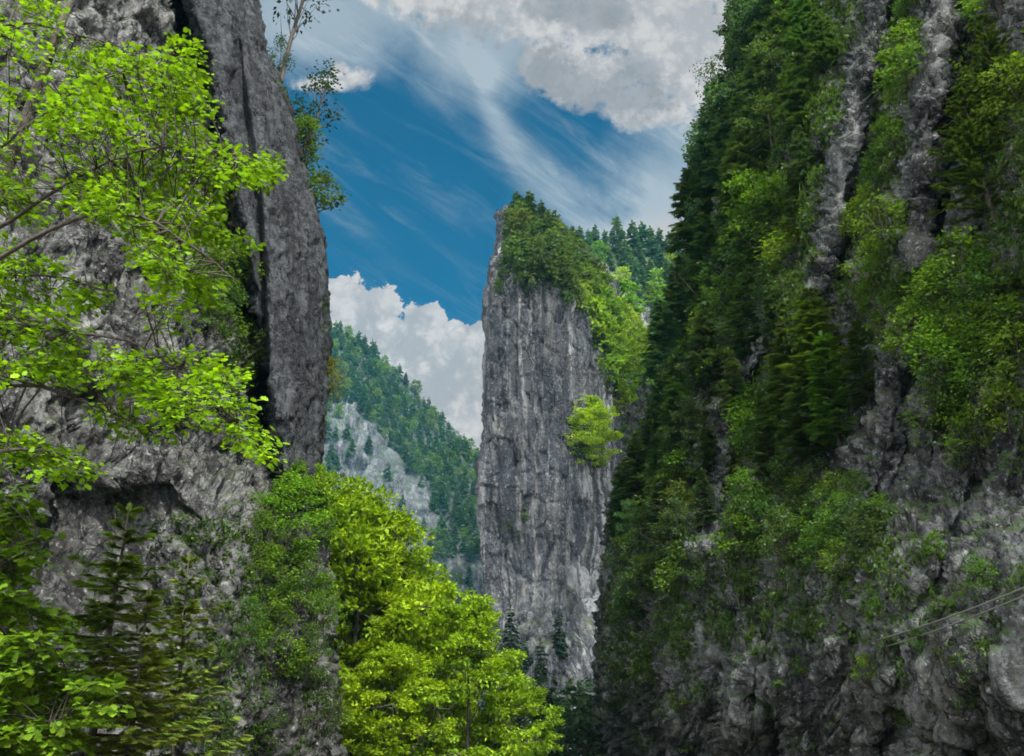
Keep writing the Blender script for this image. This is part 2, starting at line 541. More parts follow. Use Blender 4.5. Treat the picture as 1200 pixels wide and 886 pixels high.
class Acc:
    """collects triangles"""
    def __init__(self):
        self.V, self.F, self.n = [], [], 0

    def add(self, V, F):
        self.V.append(np.asarray(V, float)); self.F.append(np.asarray(F, int) + self.n); self.n += len(V)

    def arrays(self):
        if not self.V:
            return np.zeros((0, 3)), np.zeros((0, 3), int)
        return np.concatenate(self.V), np.concatenate(self.F)

    def tube(self, pts, radii, sides=6):
        pts = np.asarray(pts, float); n = len(pts)
        T = np.gradient(pts, axis=0)
        T /= np.linalg.norm(T, axis=1, keepdims=True) + 1e-9
        ref = np.array([0.31, 0.95, 0.05]) if abs(T[:, 2]).mean() > 0.6 else np.array([0.05, 0.1, 0.99])
        A = np.cross(T, ref); A /= np.linalg.norm(A, axis=1, keepdims=True) + 1e-9
        B = np.cross(T, A)
        th = np.linspace(0, 2 * math.pi, sides, endpoint=False)
        r = np.asarray(radii, float)[:, None, None]
        V = pts[:, None] + r * (np.cos(th)[None, :, None] * A[:, None] + np.sin(th)[None, :, None] * B[:, None])
        V = np.concatenate([V.reshape(-1, 3), pts[-1:], pts[:1]])
        i = np.arange(n * sides).reshape(n, sides)
        a, b = i[:-1], np.roll(i[:-1], -1, 1)
        c, d = np.roll(i[1:], -1, 1), i[1:]
        F = np.concatenate([np.stack([a, b, c], -1).reshape(-1, 3), np.stack([a, c, d], -1).reshape(-1, 3)])
        e = i[-1]
        F = np.concatenate([F, np.stack([e, np.roll(e, -1), np.full(sides, n * sides)], -1)])
        self.add(V, F)


def unit(a):
    return a / (np.linalg.norm(a, axis=-1, keepdims=True) + 1e-9)


def scatter(acc, tv, tf, pos, xd, nrm, size):
    tv = np.asarray(tv, float); tf = np.asarray(tf, int)
    x = unit(xd)
    n = unit(nrm - (nrm * x).sum(-1, keepdims=True) * x)
    y = np.cross(n, x)
    s = np.broadcast_to(np.asarray(size, float), (len(pos),))[:, None, None]
    V = pos[:, None] + s * (tv[None, :, 0:1] * x[:, None] + tv[None, :, 1:2] * y[:, None] + tv[None, :, 2:3] * n[:, None])
    F = tf[None] + (np.arange(len(pos)) * len(tv))[:, None, None]
    acc.add(V.reshape(-1, 3), F.reshape(-1, 3))


# leaf shapes, length 1 along x
LEAF = ([(0, 0, 0), (0.45, 0.30, 0.08), (1, 0, -0.05), (0.45, -0.30, 0.08)], [(0, 2, 1), (0, 3, 2)])
_ml = [(0, 0, 0), (0.02, .30, .02), (.20, .22, 0), (.34, .52, .05), (.50, .30, 0), (.72, .34, .03), (1, 0, -.06),
       (.72, -.34, .03), (.50, -.30, 0), (.34, -.52, .05), (.20, -.22, 0), (.02, -.30, .02), (.42, 0, .03)]
MAPLE = (_ml, [(12, i, i - 1) for i in range(1, 12)] + [(12, 0, 11)])
_sp = []
_sf = []
for a_, l_, x0_ in ((0, 1.0, 0.0), (.62, .50, .12), (-.62, .50, .12), (.55, .46, .36), (-.55, .46, .36), (.45, .34, .6), (-.45, .34, .6)):
    d_ = np.array([math.cos(a_), math.sin(a_), -0.12 * abs(a_)]); n_ = np.array([-math.sin(a_), math.cos(a_), 0]) * 0.085
    o_ = np.array([x0_, 0, 0])
    k_ = len(_sp)
    _sp += [o_ + n_, o_ - n_, o_ + d_ * l_]
    _sf.append((k_, k_ + 1, k_ + 2))
SPRAY = (_sp, _sf)
TRI = ([(0, -.2, 0), (0, .2, 0), (0.6, 0.24, 0.04), (1, 0, -.1), (0.6, -0.24, 0.04)], [(0, 2, 1), (0, 3, 2), (0, 4, 3)])


def rvec(r, n):
    return unit(r.normal(size=(n, 3)))


# ------------------------------------------------------------------ tree kinds, all of height 1
def conifer(seed, levels, per, cards, width=0.2, spray=SPRAY, start=0.1, csize=0.075, ragged=0.3, droop=0.25, gap=0.0):
    r = np.random.default_rng(seed)
    tr, cr = Acc(), Acc()
    bend = r.normal(size=2) * 0.012
    zs = np.linspace(0, 1, 9)
    axis = np.stack([bend[0] * np.sin(zs * 3), bend[1] * np.sin(zs * 2.4 + 1) - bend[1] * math.sin(1), zs], -1)
    tr.tube(axis, 0.014 * (1 - zs) ** 0.85 + 0.0012, 7)
    P, X, Nn, S = [], [], [], []
    for i in range(levels):
        f = (i + r.uniform(-.3, .3)) / levels
        if r.random() < gap:
            continue
        z = start + (0.985 - start) * max(f, 0)
        R = width * (1 - (z - start) / (1.0 - start)) ** 0.8 * r.uniform(1 - ragged, 1.12) + 0.008
        if z < start + 0.12:
            R *= 0.65 + 2.9 * (z - start)
        k = per if z < 0.85 else max(3, per - 2)
        a0 = r.uniform(0, 6.28)
        for j in range(k):
            if r.random() < 0.08 + gap:
                continue
            a = a0 + j * 2 * math.pi / k + r.uniform(-.35, .35)
            Rb = R * r.uniform(0.65, 1.15)
            o = np.array([math.cos(a), math.sin(a), 0])
            side = np.array([-math.sin(a), math.cos(a), 0])
            dr = droop * (1.15 - z) + r.uniform(-.08, .08)
            if z > 0.85: dr -= 0.5 * (z - 0.85) / 0.15
            base = np.array([np.interp(z, zs, axis[:, 0]), np.interp(z, zs, axis[:, 1]), z])
            if cards > 3:
                tr.tube([base, base + o * Rb * .55 + (0, 0, -dr * Rb * .4), base + o * Rb * .95 + (0, 0, -dr * Rb * .7)], [.0034, .002, .0008], 3)
            t = np.sort(r.uniform(0.12, 1.0, cards))
            pos = base + o * (Rb * t)[:, None] + np.array([0, 0, -1]) * (dr * Rb * t ** 1.2)[:, None] + np.array([0, 0, 1]) * (0.2 * Rb * t ** 4)[:, None]
            sd = r.uniform(-1, 1, cards)
            xd = o + side * sd[:, None] * 0.95 + np.array([0, 0, -1]) * (dr * .6 + r.uniform(-.1, .4, cards))[:, None]
            P.append(pos); X.append(xd)
            Nn.append(np.array([0, 0, 1.0]) + r.normal(size=(cards, 3)) * 0.28)
            S.append(csize * r.uniform(.65, 1.3, cards) * (0.55 + 0.6 * (R / width)))
    top = axis[-1]
    P.append(np.repeat(top[None], 3, 0) - (0, 0, 0.03)); X.append(np.array([[.2, 0, 1], [-.15, .15, 1], [0, -.2, 1.0]])); Nn.append(rvec(r, 3)); S.append(np.full(3, csize * .7))
    scatter(cr, spray[0], spray[1], np.concatenate(P), np.concatenate(X), np.concatenate(Nn), np.concatenate(S))
    return tr.arrays(), cr.arrays()


def broadleaf(seed, clumps, per, leaf, width=0.32, base=0.22, leafshape=LEAF, trunk_r=0.016, shape=0.85, stems=1, flat=0.55, clump_r=0.1, lean=0.0, hollow=0.35, lobes=0):
    r = np.random.default_rng(seed)
    tr, cr = Acc(), Acc()
    P, X, Nn, S = [], [], [], []
    axes = []
    for s in range(stems):
        zs = np.linspace(0, 1, 9)
        dirx = r.normal(size=2) * (0.02 if stems == 1 else width * 0.55)
        ax = np.stack([dirx[0] * zs + .02 * np.sin(zs * 4 + s) * zs + lean * zs ** 1.5, dirx[1] * zs + .02 * np.cos(zs * 5 + s) * zs, zs * (0.93 if stems == 1 else r.uniform(.6, .9))], -1)
        tr.tube(ax, trunk_r * (1 - zs) ** 0.9 + trunk_r * 0.08, 7)
        axes.append(ax)
    LB = []
    for i in range(lobes):
        f = (i + r.random()) / lobes
        z = base + 0.06 + (0.88 - base) * f
        prof = math.sin(math.pi * min(1, (0.10 + 0.90 * f) ** shape)) ** 0.75
        a = i * 2.4 + r.uniform(-.5, .5)
        rr = width * prof * r.uniform(.45, .85)
        LB.append((np.array([rr * math.cos(a), rr * math.sin(a), z]), r.uniform(.05, .085) * (1.15 - .5 * f)))
        j = np.array([0, 0, max(z - .10 - .6 * rr, .08)])
        if stems == 1:
            tr.tube([j, (j + LB[-1][0]) / 2 + (0, 0, -.015), LB[-1][0]], [trunk_r * .5 * (1.1 - z), trunk_r * .3 * (1.1 - z), .001], 5)
    for c in range(clumps):
        f = (c + r.random()) / clumps
        z = base + (0.98 - base) * f
        prof = math.sin(math.pi * min(1, (0.06 + 0.94 * f) ** shape)) ** 0.75
        rr = width * prof * math.sqrt(r.uniform(hollow ** 2, 1)) * r.uniform(0.75, 1.1)
        a = r.uniform(0, 6.283)
        cen = np.array([rr * math.cos(a) + lean * z ** 1.5, rr * math.sin(a), z])
        if lobes:
            lc, lr = LB[c % lobes]
            cen = lc + r.normal(size=3) * lr * np.array([1.0, 1.0, .75])
        ax = axes[c % stems]
        zz = min(max(z - 0.12 - 0.5 * rr, 0.06), 0.8)
        j = np.array([np.interp(zz, ax[:, 2], ax[:, 0]), np.interp(zz, ax[:, 2], ax[:, 1]), zz])
        if lobes: j = lc
        mid = (j + cen) / 2 + np.array([0, 0, -0.02]) + r.normal(size=3) * 0.008
        w = trunk_r * 0.30 * (1.1 - z)
        tr.tube([j, mid, cen], [w + .001, w * .6 + .0006, .0005], 4)
        n = max(3, int(per * r.uniform(.55, 1.35)))
        cr_ = clump_r * r.uniform(.7, 1.3)
        g = r.normal(size=(n, 3))
        g = g / np.linalg.norm(g, axis=1, keepdims=True) * (r.random(n) ** 0.45)[:, None]
        pos = cen + g * cr_ * np.array([1.15, 1.15, flat])
        P.append(pos)
        out = cen - np.array([0, 0, z])
        X.append(g * 0.6 + unit(out[None]) * 0.5 + r.normal(size=(n, 3)) * np.array([.7, .7, .3]) + np.array([0, 0, -.12]))
        Nn.append(np.array([0, 0, 1.0]) + r.normal(size=(n, 3)) * 0.45 + g * .3)
        S.append(leaf * r.uniform(.6, 1.3, n))
    scatter(cr, leafshape[0], leafshape[1], np.concatenate(P), np.concatenate(X), np.concatenate(Nn), np.concatenate(S))
    return tr.arrays(), cr.arrays()


class Kind:
    """meshes of one kind of plant in several variants"""
    def __init__(self, name, variants, leafmat, bark, parts=True):
        self.name, self.parts = name, parts
        self.items = []
        for i, (t, c) in enumerate(variants):
            if parts:
                self.items.append((mesh_from(name + '_trunk', t[0], t[1], [bark]), mesh_from(name + '_crown', c[0], c[1], [leafmat], smooth=False)))
            else:
                V = np.concatenate([t[0], c[0]]); F = np.concatenate([t[1], c[1] + len(t[0])])
                self.items.append((mesh_from(name, V, F, [bark, leafmat], smooth=False, mat_idx=[0] * len(t[1]) + [1] * len(c[1])),))
        self.i = 0

    def place(self, loc, h, wid=1.0, color=(0.06, 0.12, 0.02), label=None, cat='tree', group=None, rot=None, tilt=(0, 0), name=None, variant=None):
        it = self.items[(self.i if variant is None else variant) % len(self.items)]
        self.i += 1
        if self.parts:
            root = bpy.data.objects.new(name or self.name, None)
            COL.objects.link(root)
            root.empty_display_size = 0.2
            a = link('stem' if cat in ('shrub', 'bush') else 'trunk', it[0], root)
            b = link('foliage' if cat in ('shrub', 'bush') else 'crown', it[1], root)
            b.color = (*color, 1)
        else:
            root = link(name or self.name, it[0])
            root.color = (*color, 1)
        root.location = tuple(loc)
        root.scale = (h * wid, h * wid, h)
        root.rotation_euler = (tilt[0], tilt[1], random.uniform(0, 6.28) if rot is None else rot)
        tag(root, label, cat, group)
        return root


def jit(c, k=0.25):
    f = 1 + random.uniform(-k, k)
    return (c[0] * f * random.uniform(.88, 1.14), c[1] * f, c[2] * f * random.uniform(.8, 1.2))


# ------------------------------------------------------------------ terrain
def sheet(name, P, mat, kind='structure', mask=None):
    nv, nu = P.shape[:2]
    mats = mat if isinstance(mat, list) else [mat]
    o = link(name, mesh_from(name, P.reshape(-1, 3), grid_faces(nv, nu), mats, mat_idx=None if mask is None else mask[:-1, :-1].reshape(-1)))
    tag(o, kind=kind)
    return o


def make_left_cliff():
    nv, nu, nw = 560, 430, 26
    py = np.linspace(-450, 1150, nv)[:, None]
    E = interp(py, [(-450, 215), (-200, 270), (0, 306), (60, 316), (100, 334), (180, 354), (280, 378), (400, 385), (480, 384), (530, 378),
                    (600, 372), (700, 374), (780, 386), (886, 396), (1150, 410)])
    s = np.linspace(0, 1, nu)[None, :] ** 0.8
    px = -340 + s * (E + 340)
    pyg = py + 0 * px
    c = interp(py, [(-450, 150), (0, 207), (100, 236), (200, 254), (330, 280), (430, 297), (560, 315), (700, 335)])
    g = interp(py, [(-450, 220), (0, 262), (60, 278), (250, 303), (470, 314), (600, 330)])
    D = 1 / (1 / 24 + (1 / 42 - 1 / 24) * (px / E))
    low = 1 - ss(pyg, 540, 640)
    D = D + 5 * np.exp(-((px - c) / 11) ** 2) * low
    t = np.clip((px - c) / (E - c), 0, 1)
    D = D - 3.5 * np.sqrt(np.clip(1 - (2 * t - 1) ** 2, 0, 1)) * low * (px > c)
    D = D + 1.6 * np.exp(-((px - g) / 5) ** 2) * low * ss(pyg, 0, 100)
    # undercut with its dark roof, and the smooth hollow below
    oy = 16 * fbm(np.stack([px / 30, pyg / 90, 0 * px], -1), 4, 21) * 2 + interp(px, [(-60, 640), (20, 604), (60, 592), (120, 572), (190, 556), (240, 610)])
    m = ss(pyg, oy - 5, oy + 7) * ss(px, -60, 40) * (1 - ss(px + 40 * fbm(np.stack([px / 40, pyg / 24, 0 * px], -1), 4, 22) * 2, 140, 290)) * (1 - ss(pyg, 620, 780))
    D = D + 1.1 * m
    lip = np.exp(-((pyg - oy + 22) / 18) ** 2) * ss(px, 20, 80) * (1 - ss(px, 180, 240))
    D = D - 0.7 * lip
    # rough spur low on the right
    D = D - 4.0 * ss(pyg, 520, 640) * ss(px, 170, 260)
    P = at(px, pyg, D)
    k = np.arange(1, nw + 1)[None, :]
    pw = E - 0.35 * k - 0.02 * k ** 2
    Dw = D[:, -1:] + 0.16 * k ** 1.65
    P = np.concatenate([P, at(pw, py + 0 * pw, Dw)], 1)
    n = blur(grid_normals(P), 6); n = unit(n)
    but = np.concatenate([ss(px, c - 5, c + 25) * low, np.repeat(low[:, -1:], nw, 1)], 1)
    hol = np.concatenate([m, np.zeros((nv, nw))], 1)
    calm = (1 - 0.82 * but) * (1 - 0.75 * hol)
    q = P * np.array([1, 1, 0.75])
    # leaning beds
    q2 = q + np.stack([q[..., 2] * 0.35, 0 * q[..., 2], -q[..., 0] * 0.3], -1)
    d = 0.9 * fbm(q * 0.16, 4, 1) + calm * (0.85 * blocks(q2 * np.array([.40, .40, .22]), 3) + 0.34 * blocks(q2 * np.array([1.1, 1.1, .7]), 5)
                                            + 0.20 * blocks(q * np.array([2.6, 2.6, 1.7]), 15)
                                            + 0.75 * fbm(q * 0.8, 5, 6, 0.6, True)) + 0.5 * (1 - 0.5 * hol) * fbm(q * 2.3, 4, 9, 0.65)
    d += but * 0.7 * fbm(P * np.array([.9, .9, .18]), 4, 12)
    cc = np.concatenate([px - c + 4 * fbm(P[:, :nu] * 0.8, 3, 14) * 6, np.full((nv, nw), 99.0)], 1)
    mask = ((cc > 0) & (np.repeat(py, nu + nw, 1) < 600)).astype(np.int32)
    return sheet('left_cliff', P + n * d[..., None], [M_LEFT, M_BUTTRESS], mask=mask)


RB = [(-450, 1010), (-150, 930), (0, 892), (60, 876), (120, 854), (200, 830), (280, 815), (350, 798), (420, 776), (480, 756), (540, 744),
      (600, 728), (680, 720), (740, 710), (780, 702), (830, 700), (860, 708), (886, 720), (1000, 760), (1200, 800)]


def right_depth(px, py):
    B = interp(py, RB)
    s = (px - B) / (1200 - B)
    D = 1 / (1 / 62 + (1 / 21 - 1 / 62) * s)
    D = D * (1 + 0.10 * np.clip((886 - py) / 886, -.3, 1.5))
    u = (px + 0.27 * py) / 100
    fade = np.clip(s * 3, 0.25, 1)
    rib = fbm(np.stack([u * 1.6, py / 420 + 0 * px, 0 * u + 3.1], -1), 3, 31)
    D = D * (1 + 0.20 * rib * fade)
    # the pale ribs stand out, a bulge overhangs low down
    for pts, w, a in RIBS:
        x = interp(py, pts)
        on = ss(py, pts[0][0] - 30, pts[0][0] + 10) * (1 - ss(py, pts[-1][0] - 20, pts[-1][0] + 40))
        D = D * (1 - a * np.exp(-((px - x) / w) ** 2) * on + 0.6 * a * np.exp(-((px - x - 1.9 * w) / w) ** 2) * on)
    D = D * (1 - 0.09 * ss(py, 560, 690) + 0.14 * ss(py, 770, 930))
    return D


RIBS = [([(-100, 1058), (0, 1032), (120, 1003), (210, 985), (300, 972), (395, 958)], 15, 0.07),
        ([(-60, 1120), (40, 1108), (150, 1086), (260, 1082), (330, 1068)], 14, 0.06),
        ([(370, 902), (440, 872), (520, 850), (600, 838), (660, 826)], 12, 0.06),
        ([(560, 1190), (700, 1130), (886, 1090)], 30, 0.02),
        ([(180, 1136), (260, 1130), (330, 1112)], 13, 0.05), ([(400, 992), (480, 974), (570, 960)], 12, 0.05), ([(380, 1075), (460, 1050), (580, 1030)], 16, 0.04)]


def make_right_cliff():
    nv, nu, nw = 560, 520, 24
    py = np.linspace(-450, 1200, nv)[:, None]
    B = interp(py, RB)
    s = np.linspace(0, 1, nu)[None, :]
    px = B + s * (1560 - B)
    pyg = py + 0 * px
    D = right_depth(px, pyg)
    P = at(px, pyg, D)
    k = np.arange(nw, 0, -1)[None, :]
    pw = B + 0.5 * k + 0.03 * k ** 2
    Pw = at(pw, py + 0 * pw, D[:, :1] + 0.22 * k ** 1.6)
    kk = np.arange(1, 13)[None, :, None]
    Pe = P[:, -1:] + kk * np.array([0.5, -2.6, 0.0])
    P = np.concatenate([Pw, P, Pe], 1)
    n = unit(blur(grid_normals(P), 6))
    sc = np.clip(np.concatenate([np.repeat(D[:, :1], nw, 1), D, np.repeat(D[:, -1:], 12, 1)], 1) / 26, 0.55, 1.7)
    sc = blur(sc, 8)
    q = P * np.array([1, 1, 0.7])
    q2 = q + np.stack([0 * q[..., 2], q[..., 2] * 0.5, -q[..., 1] * 0.45], -1)
    d = 1.2 * fbm(q * 0.14, 4, 41) + 0.55 * blocks(q2 * np.array([.42, .42, .25]), 43) + 0.30 * blocks(q2 * np.array([1.3, 1.3, .8]), 45) + 0.20 * blocks(q * np.array([3.2, 3.2, 2.2]), 49) + 0.5 * fbm(P * np.array([.8, .8, .14]), 4, 52, 0.6, True) + 0.6 * fbm(q * 0.9, 5, 46, 0.6, True) + 0.35 * fbm(q * 2.7, 4, 47, 0.65)
    return sheet('right_cliff', P + n * (d * sc)[..., None], M_RIGHT)


def make_pillar():
    nv, nu, nw = 460, 330, 20
    s = np.linspace(0, 1, nu)[None, :]
    v = np.linspace(0, 1, nv)[:, None]
    T = interp(584 + s * 256, [(580, 250), (592, 242), (606, 240), (622, 248), (650, 274), (700, 318), (760, 372), (840, 440)])
    py = T + v * (1050 - T)
    L = interp(py, [(235, 592), (250, 590), (300, 586), (340, 582), (400, 580), (470, 577), (550, 573), (620, 571), (690, 572), (760, 582), (1050, 585)])
    px = L + s * (845 - L)
    D = 150 + 28 * np.clip((px - 640) / 130, 0, 3) ** 1.6 + 3 * np.clip((600 - px) / 40, 0, 1) ** 2
    edge = interp(px, [(575, 335), (640, 338), (690, 385), (715, 440), (740, 520)])
    D = D + 0.22 * np.clip(edge - py, 0, 200)
    D = D - 24 * ss(py, 640, 860) * ss(px, 560, 640)
    # ledge line across the face
    D = D - 1.3 * ss(py - (486 + (px - 570) * -0.03), 0, 6) * (px < 650) * ss(px, 562, 575)
    P = at(px, py, D)
    k = np.arange(nw, 0, -1)[None, :]
    Lw = L[:, :1] if L.shape[1] > 1 else L
    pw = Lw + 0.2 * k + 0.01 * k * k
    P = np.concatenate([at(pw, py[:, :1] + 0 * pw, D[:, :1] + 0.7 * k ** 1.5), P], 1)
    n = unit(blur(grid_normals(P), 5))
    q = P
    low = np.concatenate([np.repeat(ss(py, 560, 700)[:, :1], nw, 1), ss(py, 560, 700)], 1)
    fl = fbm(q * np.array([.17, .10, .010]) + fbm(q * 0.03, 3, 60)[..., None] * 0.7, 4, 61, 0.6, True)
    d = 6.5 * fl * (1 - 0.6 * low) + 1.2 * blocks(q * np.array([.14, .14, .05]), 63) * (0.3 + low) + 0.55 * blocks(q * np.array([.5, .5, .25]), 64) + 1.4 * fbm(q * np.array([.22, .22, .1]), 5, 65, 0.6) + 2.5 * fbm(q * 0.03, 3, 66)
    return sheet('pillar_cliff', P + n * d[..., None], M_PILLAR)


def make_hillside():
    nv, nu = 140, 170
    s = np.linspace(0, 1, nu)[None, :]; v = np.linspace(0, 1, nv)[:, None]
    px = 585 + s * 330 + 0 * v
    T = interp(px, [(585, 268), (650, 272), (700, 284), (760, 298), (800, 306), (915, 318)])
    py = T + v ** 1.1 * (980 - T)
    P = at(px, py, 345 - 140 * v ** 0.7)
    back = P[:1] + np.array([0, 1, 0.0]) * np.array([200, 60])[:, None, None] - np.array([0, 0, 1.0]) * np.array([60, 8])[:, None, None]
    P = np.concatenate([back, P], 0)
    P = P + np.array([0, 0, 1.0]) * (7 * fbm(P * 0.02, 4, 71))[..., None]
    return sheet('forest_hillside', P, M_FOREST_FLOOR)


def make_mountain():
    nv, nu = 260, 260
    s = np.linspace(0, 1, nu)[None, :]; v = np.linspace(0, 1, nv)[:, None]
    px = 300 + s * 380 + 0 * v
    T = interp(px, [(300, 330), (350, 362), (385, 384), (400, 390), (440, 416), (480, 452), (520, 498), (545, 524), (568, 540), (680, 640)])
    py = T + v * (985 - T)
    P = at(px, py, 640 - 230 * v ** 0.8)
    back = P[:1] + np.array([0, 1, 0.0]) * np.array([300, 80])[:, None, None] - np.array([0, 0, 1.0]) * np.array([120, 15])[:, None, None]
    P = np.concatenate([back, P], 0)
    n = unit(blur(grid_normals(P), 5))
    d = 16 * fbm(P * np.array([.018, .018, .012]), 5, 81) + 5 * blocks(P * np.array([.05, .05, .03]), 83) + 4 * fbm(P * 0.08, 4, 84, .6, True)
    return sheet('mountain', P + n * d[..., None], M_FAR)


def make_ground():
    g = np.concatenate([-np.geomspace(3000, 4, 50), np.geomspace(4, 3000, 50)])
    X, Y = np.meshgrid(g, g)
    Z = -0.6 + 0.5 * fbm(np.stack([X * .05, Y * .05, 0 * X], -1), 3, 91) * np.clip(60 / (np.abs(X) + np.abs(Y) + 1), 0, 1)
    return sheet('ground', np.stack([X, Y, Z], -1), M_GROUND)


make_ground()
LEFT = make_left_cliff()
RIGHT = make_right_cliff()
PILLAR = make_pillar()
HILL = make_hillside()
MOUNT = make_mountain()
bpy.context.view_layer.update()


def hit(o, px, py):
    d = Vector(ray(px, py)).normalized()
    ok, loc, nrm, _ = o.ray_cast(Vector(CAM), d)
    return (np.array(loc), np.array(nrm)) if ok else (None, None)


def metres(loc, hpx, py):
    return hpx * view_depth(loc) / (FPX * (math.cos(PITCH) - (443 - py) / FPX * math.sin(PITCH)))


# ------------------------------------------------------------------ plant kinds
SPRUCE = Kind('spruce_tree', [conifer(100 + i, 36, 6, 9, (.20, .24, .18, .22)[i], csize=.085, ragged=.4, droop=.3, gap=.05) for i in range(4)], M_NEEDLE, M_BARK)
FARSPRUCE = Kind('spruce_tree', [conifer(130 + i, 17, 6, 3, (.17, .2, .15, .19)[i], spray=TRI, start=.06, csize=.15, ragged=.35, droop=.35) for i in range(4)], M_NEEDLE, M_BARK, parts=False)
YOUNGSPRUCE = Kind('young_conifer', [conifer(150 + i, 58, 5, 40, .36, csize=.042, start=.10, ragged=.7, droop=.16, gap=.12) for i in range(2)], M_NEEDLE, M_BARK)
BEECH = Kind('leafy_tree', [broadleaf(200 + i, 230, 95, .021, (.31, .35, .29)[i], .14, trunk_r=.012, clump_r=.05, shape=.8, flat=.42, lobes=(22, 18, 20)[i]) for i in range(3)], M_LEAF, M_BARK)
MIDTREE = Kind('leafy_tree', [broadleaf(220 + i, 64, 46, .042, (.38, .33)[i], .18, trunk_r=.014, clump_r=.075, lobes=(11, 13)[i]) for i in range(2)], M_LEAF, M_BARK)
FARTREE = Kind('leafy_tree', [broadleaf(240 + i, 26, 17, .11, (.34, .3, .38)[i], .14, trunk_r=.014, clump_r=.13, leafshape=TRI) for i in range(3)], M_LEAF, M_BARK, parts=False)
SHRUB = Kind('leafy_shrub', [broadleaf(260 + i, 30, 40, .075, .5, .05, trunk_r=.014, stems=4, clump_r=.17, shape=.65, flat=.6) for i in range(4)], M_LEAF, M_BARK)
SPARSE = Kind('slender_tree', [broadleaf(280 + i, 34, 26, .027, (.22, .2)[i], .34, trunk_r=.014, clump_r=.085, lean=(.16, .12)[i]) for i in range(2)], M_LEAF, M_BARK)
BIGSHRUB = Kind('leafy_shrub', [broadleaf(290 + i, 60, 62, .04, .45, .05, trunk_r=.013, stems=4, clump_r=.13, shape=.65, flat=.55) for i in range(2)], M_LEAF, M_BARK)

ORD = ['topmost', 'second', 'third', 'fourth', 'fifth', 'sixth', 'seventh', 'eighth', 'ninth', 'tenth', 'eleventh', 'twelfth', 'thirteenth',
       'fourteenth', 'fifteenth', 'sixteenth', 'seventeenth', 'eighteenth', 'nineteenth', 'twentieth', 'twenty-first', 'twenty-second', 'twenty-third', 'twenty-fourth']


def nth(i, n, first='topmost', last='lowest', frm='from the top'):
    if i == 0: return first
    if i == n - 1: return last
    return ORD[i] + ' ' + frm


def lab(what, where, which):
    s = '%s %s, %s' % (what, where, which)
    return s if len(s.replace('-', ' ').split()) <= 16 else ('%s, %s' % (what, which)).replace(' from the top', ' down')


def cluster(o, pts, kind, hr, colors, what, where, group, wid=(0.9, 1.15), cat='shrub', tilt=None, sink=0.04):
    """plants rooted at these pixels of a cliff, named from top to bottom"""
    if o is RIGHT and kind is SHRUB:      # the pale ribs are bare
        pts = [p for p in pts if all(not (q[0][0] - 10 < p[1] - 18 < q[-1][0] + 10) or abs(p[0] - interp(p[1] - 18, q)) > w + 16
                                     for q, w, a in RIBS[:3])]
    pts = sorted(pts, key=lambda p: p[1])
    got = []
    for (x, y) in pts:
        loc, nr = hit(o, x, y)
        if loc is not None:
            got.append((x, y, loc, nr))
    for i, (x, y, loc, nr) in enumerate(got):
        hp = random.uniform(*hr)
        h = metres(loc, hp, y)
        lean = unit(np.array([nr[0], nr[1], 0.0])[None])[0] * (0.0 if tilt is None else random.uniform(*tilt))
        kind.place(loc - np.array([0, 0, sink * h]) - nr * 0.02 * h, h, random.uniform(*wid), jit(random.choice(colors)),
                   lab(what, where, nth(i, len(got))), cat, group, tilt=(-lean[1], lean[0]))


def spread(n, cx, cy, sx, sy, mind, shear=0.0):
    out = []
    for _ in range(n * 40):
        if len(out) >= n: break
        a = random.uniform(0, 6.283); r = math.sqrt(random.random())
        dx, dy = r * math.cos(a) * sx, r * math.sin(a) * sy
        p = (cx + dx - shear * dy, cy + dy)
        if all((p[0] - q[0]) ** 2 + (p[1] - q[1]) ** 2 > mind * mind for q in out):
            out.append(p)
    return out


def along(n, line, off, jx=12, jy=8):
    a = np.array(line, float)
    seg = np.r_[0, np.cumsum(np.hypot(*np.diff(a, axis=0).T))]
    out = []
    for i in range(n):
        t = (i + 0.5) / n * seg[-1]
        out.append((float(np.interp(t, seg, a[:, 0])) + off + random.uniform(-jx, jx), float(np.interp(t, seg, a[:, 1])) + random.uniform(-jy, jy)))
    return out


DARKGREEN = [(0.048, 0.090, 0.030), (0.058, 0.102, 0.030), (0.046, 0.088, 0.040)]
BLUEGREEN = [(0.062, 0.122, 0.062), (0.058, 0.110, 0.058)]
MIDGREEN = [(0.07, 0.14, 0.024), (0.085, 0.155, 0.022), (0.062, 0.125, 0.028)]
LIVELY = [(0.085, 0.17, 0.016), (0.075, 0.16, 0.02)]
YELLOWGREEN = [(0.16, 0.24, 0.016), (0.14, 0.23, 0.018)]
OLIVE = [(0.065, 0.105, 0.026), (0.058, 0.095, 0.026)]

# ------------------------------------------------------------------ far mountain on the left of the gap
def far_forest():
    r = np.random.default_rng(5)
    pts = []
    for _ in range(6000):
        x = r.uniform(372, 572); y = r.uniform(370, 700)
        top = np.interp(x, [350, 385, 400, 440, 480, 520, 545, 568], [362, 384, 390, 416, 452, 498, 524, 540])
        if y < top + 3: continue
        d = y - top
        n = float(pnoise(np.array([x / 34, y / 46, 0.3]), 5))
        keep = d < 85 + 60 * n and not (x < 430 and y > 530)
        keep = keep or (x > 505 and y < 655 + 30 * n and n > -0.25) or n > 0.30 or r.random() < 0.02
        keep = keep or d < 12
        if not keep: continue
        if all((x - q[0]) ** 2 + (1.0 * (y - q[1])) ** 2 > 42 for q in pts[-500:]):
            pts.append((x, y))
    return pts


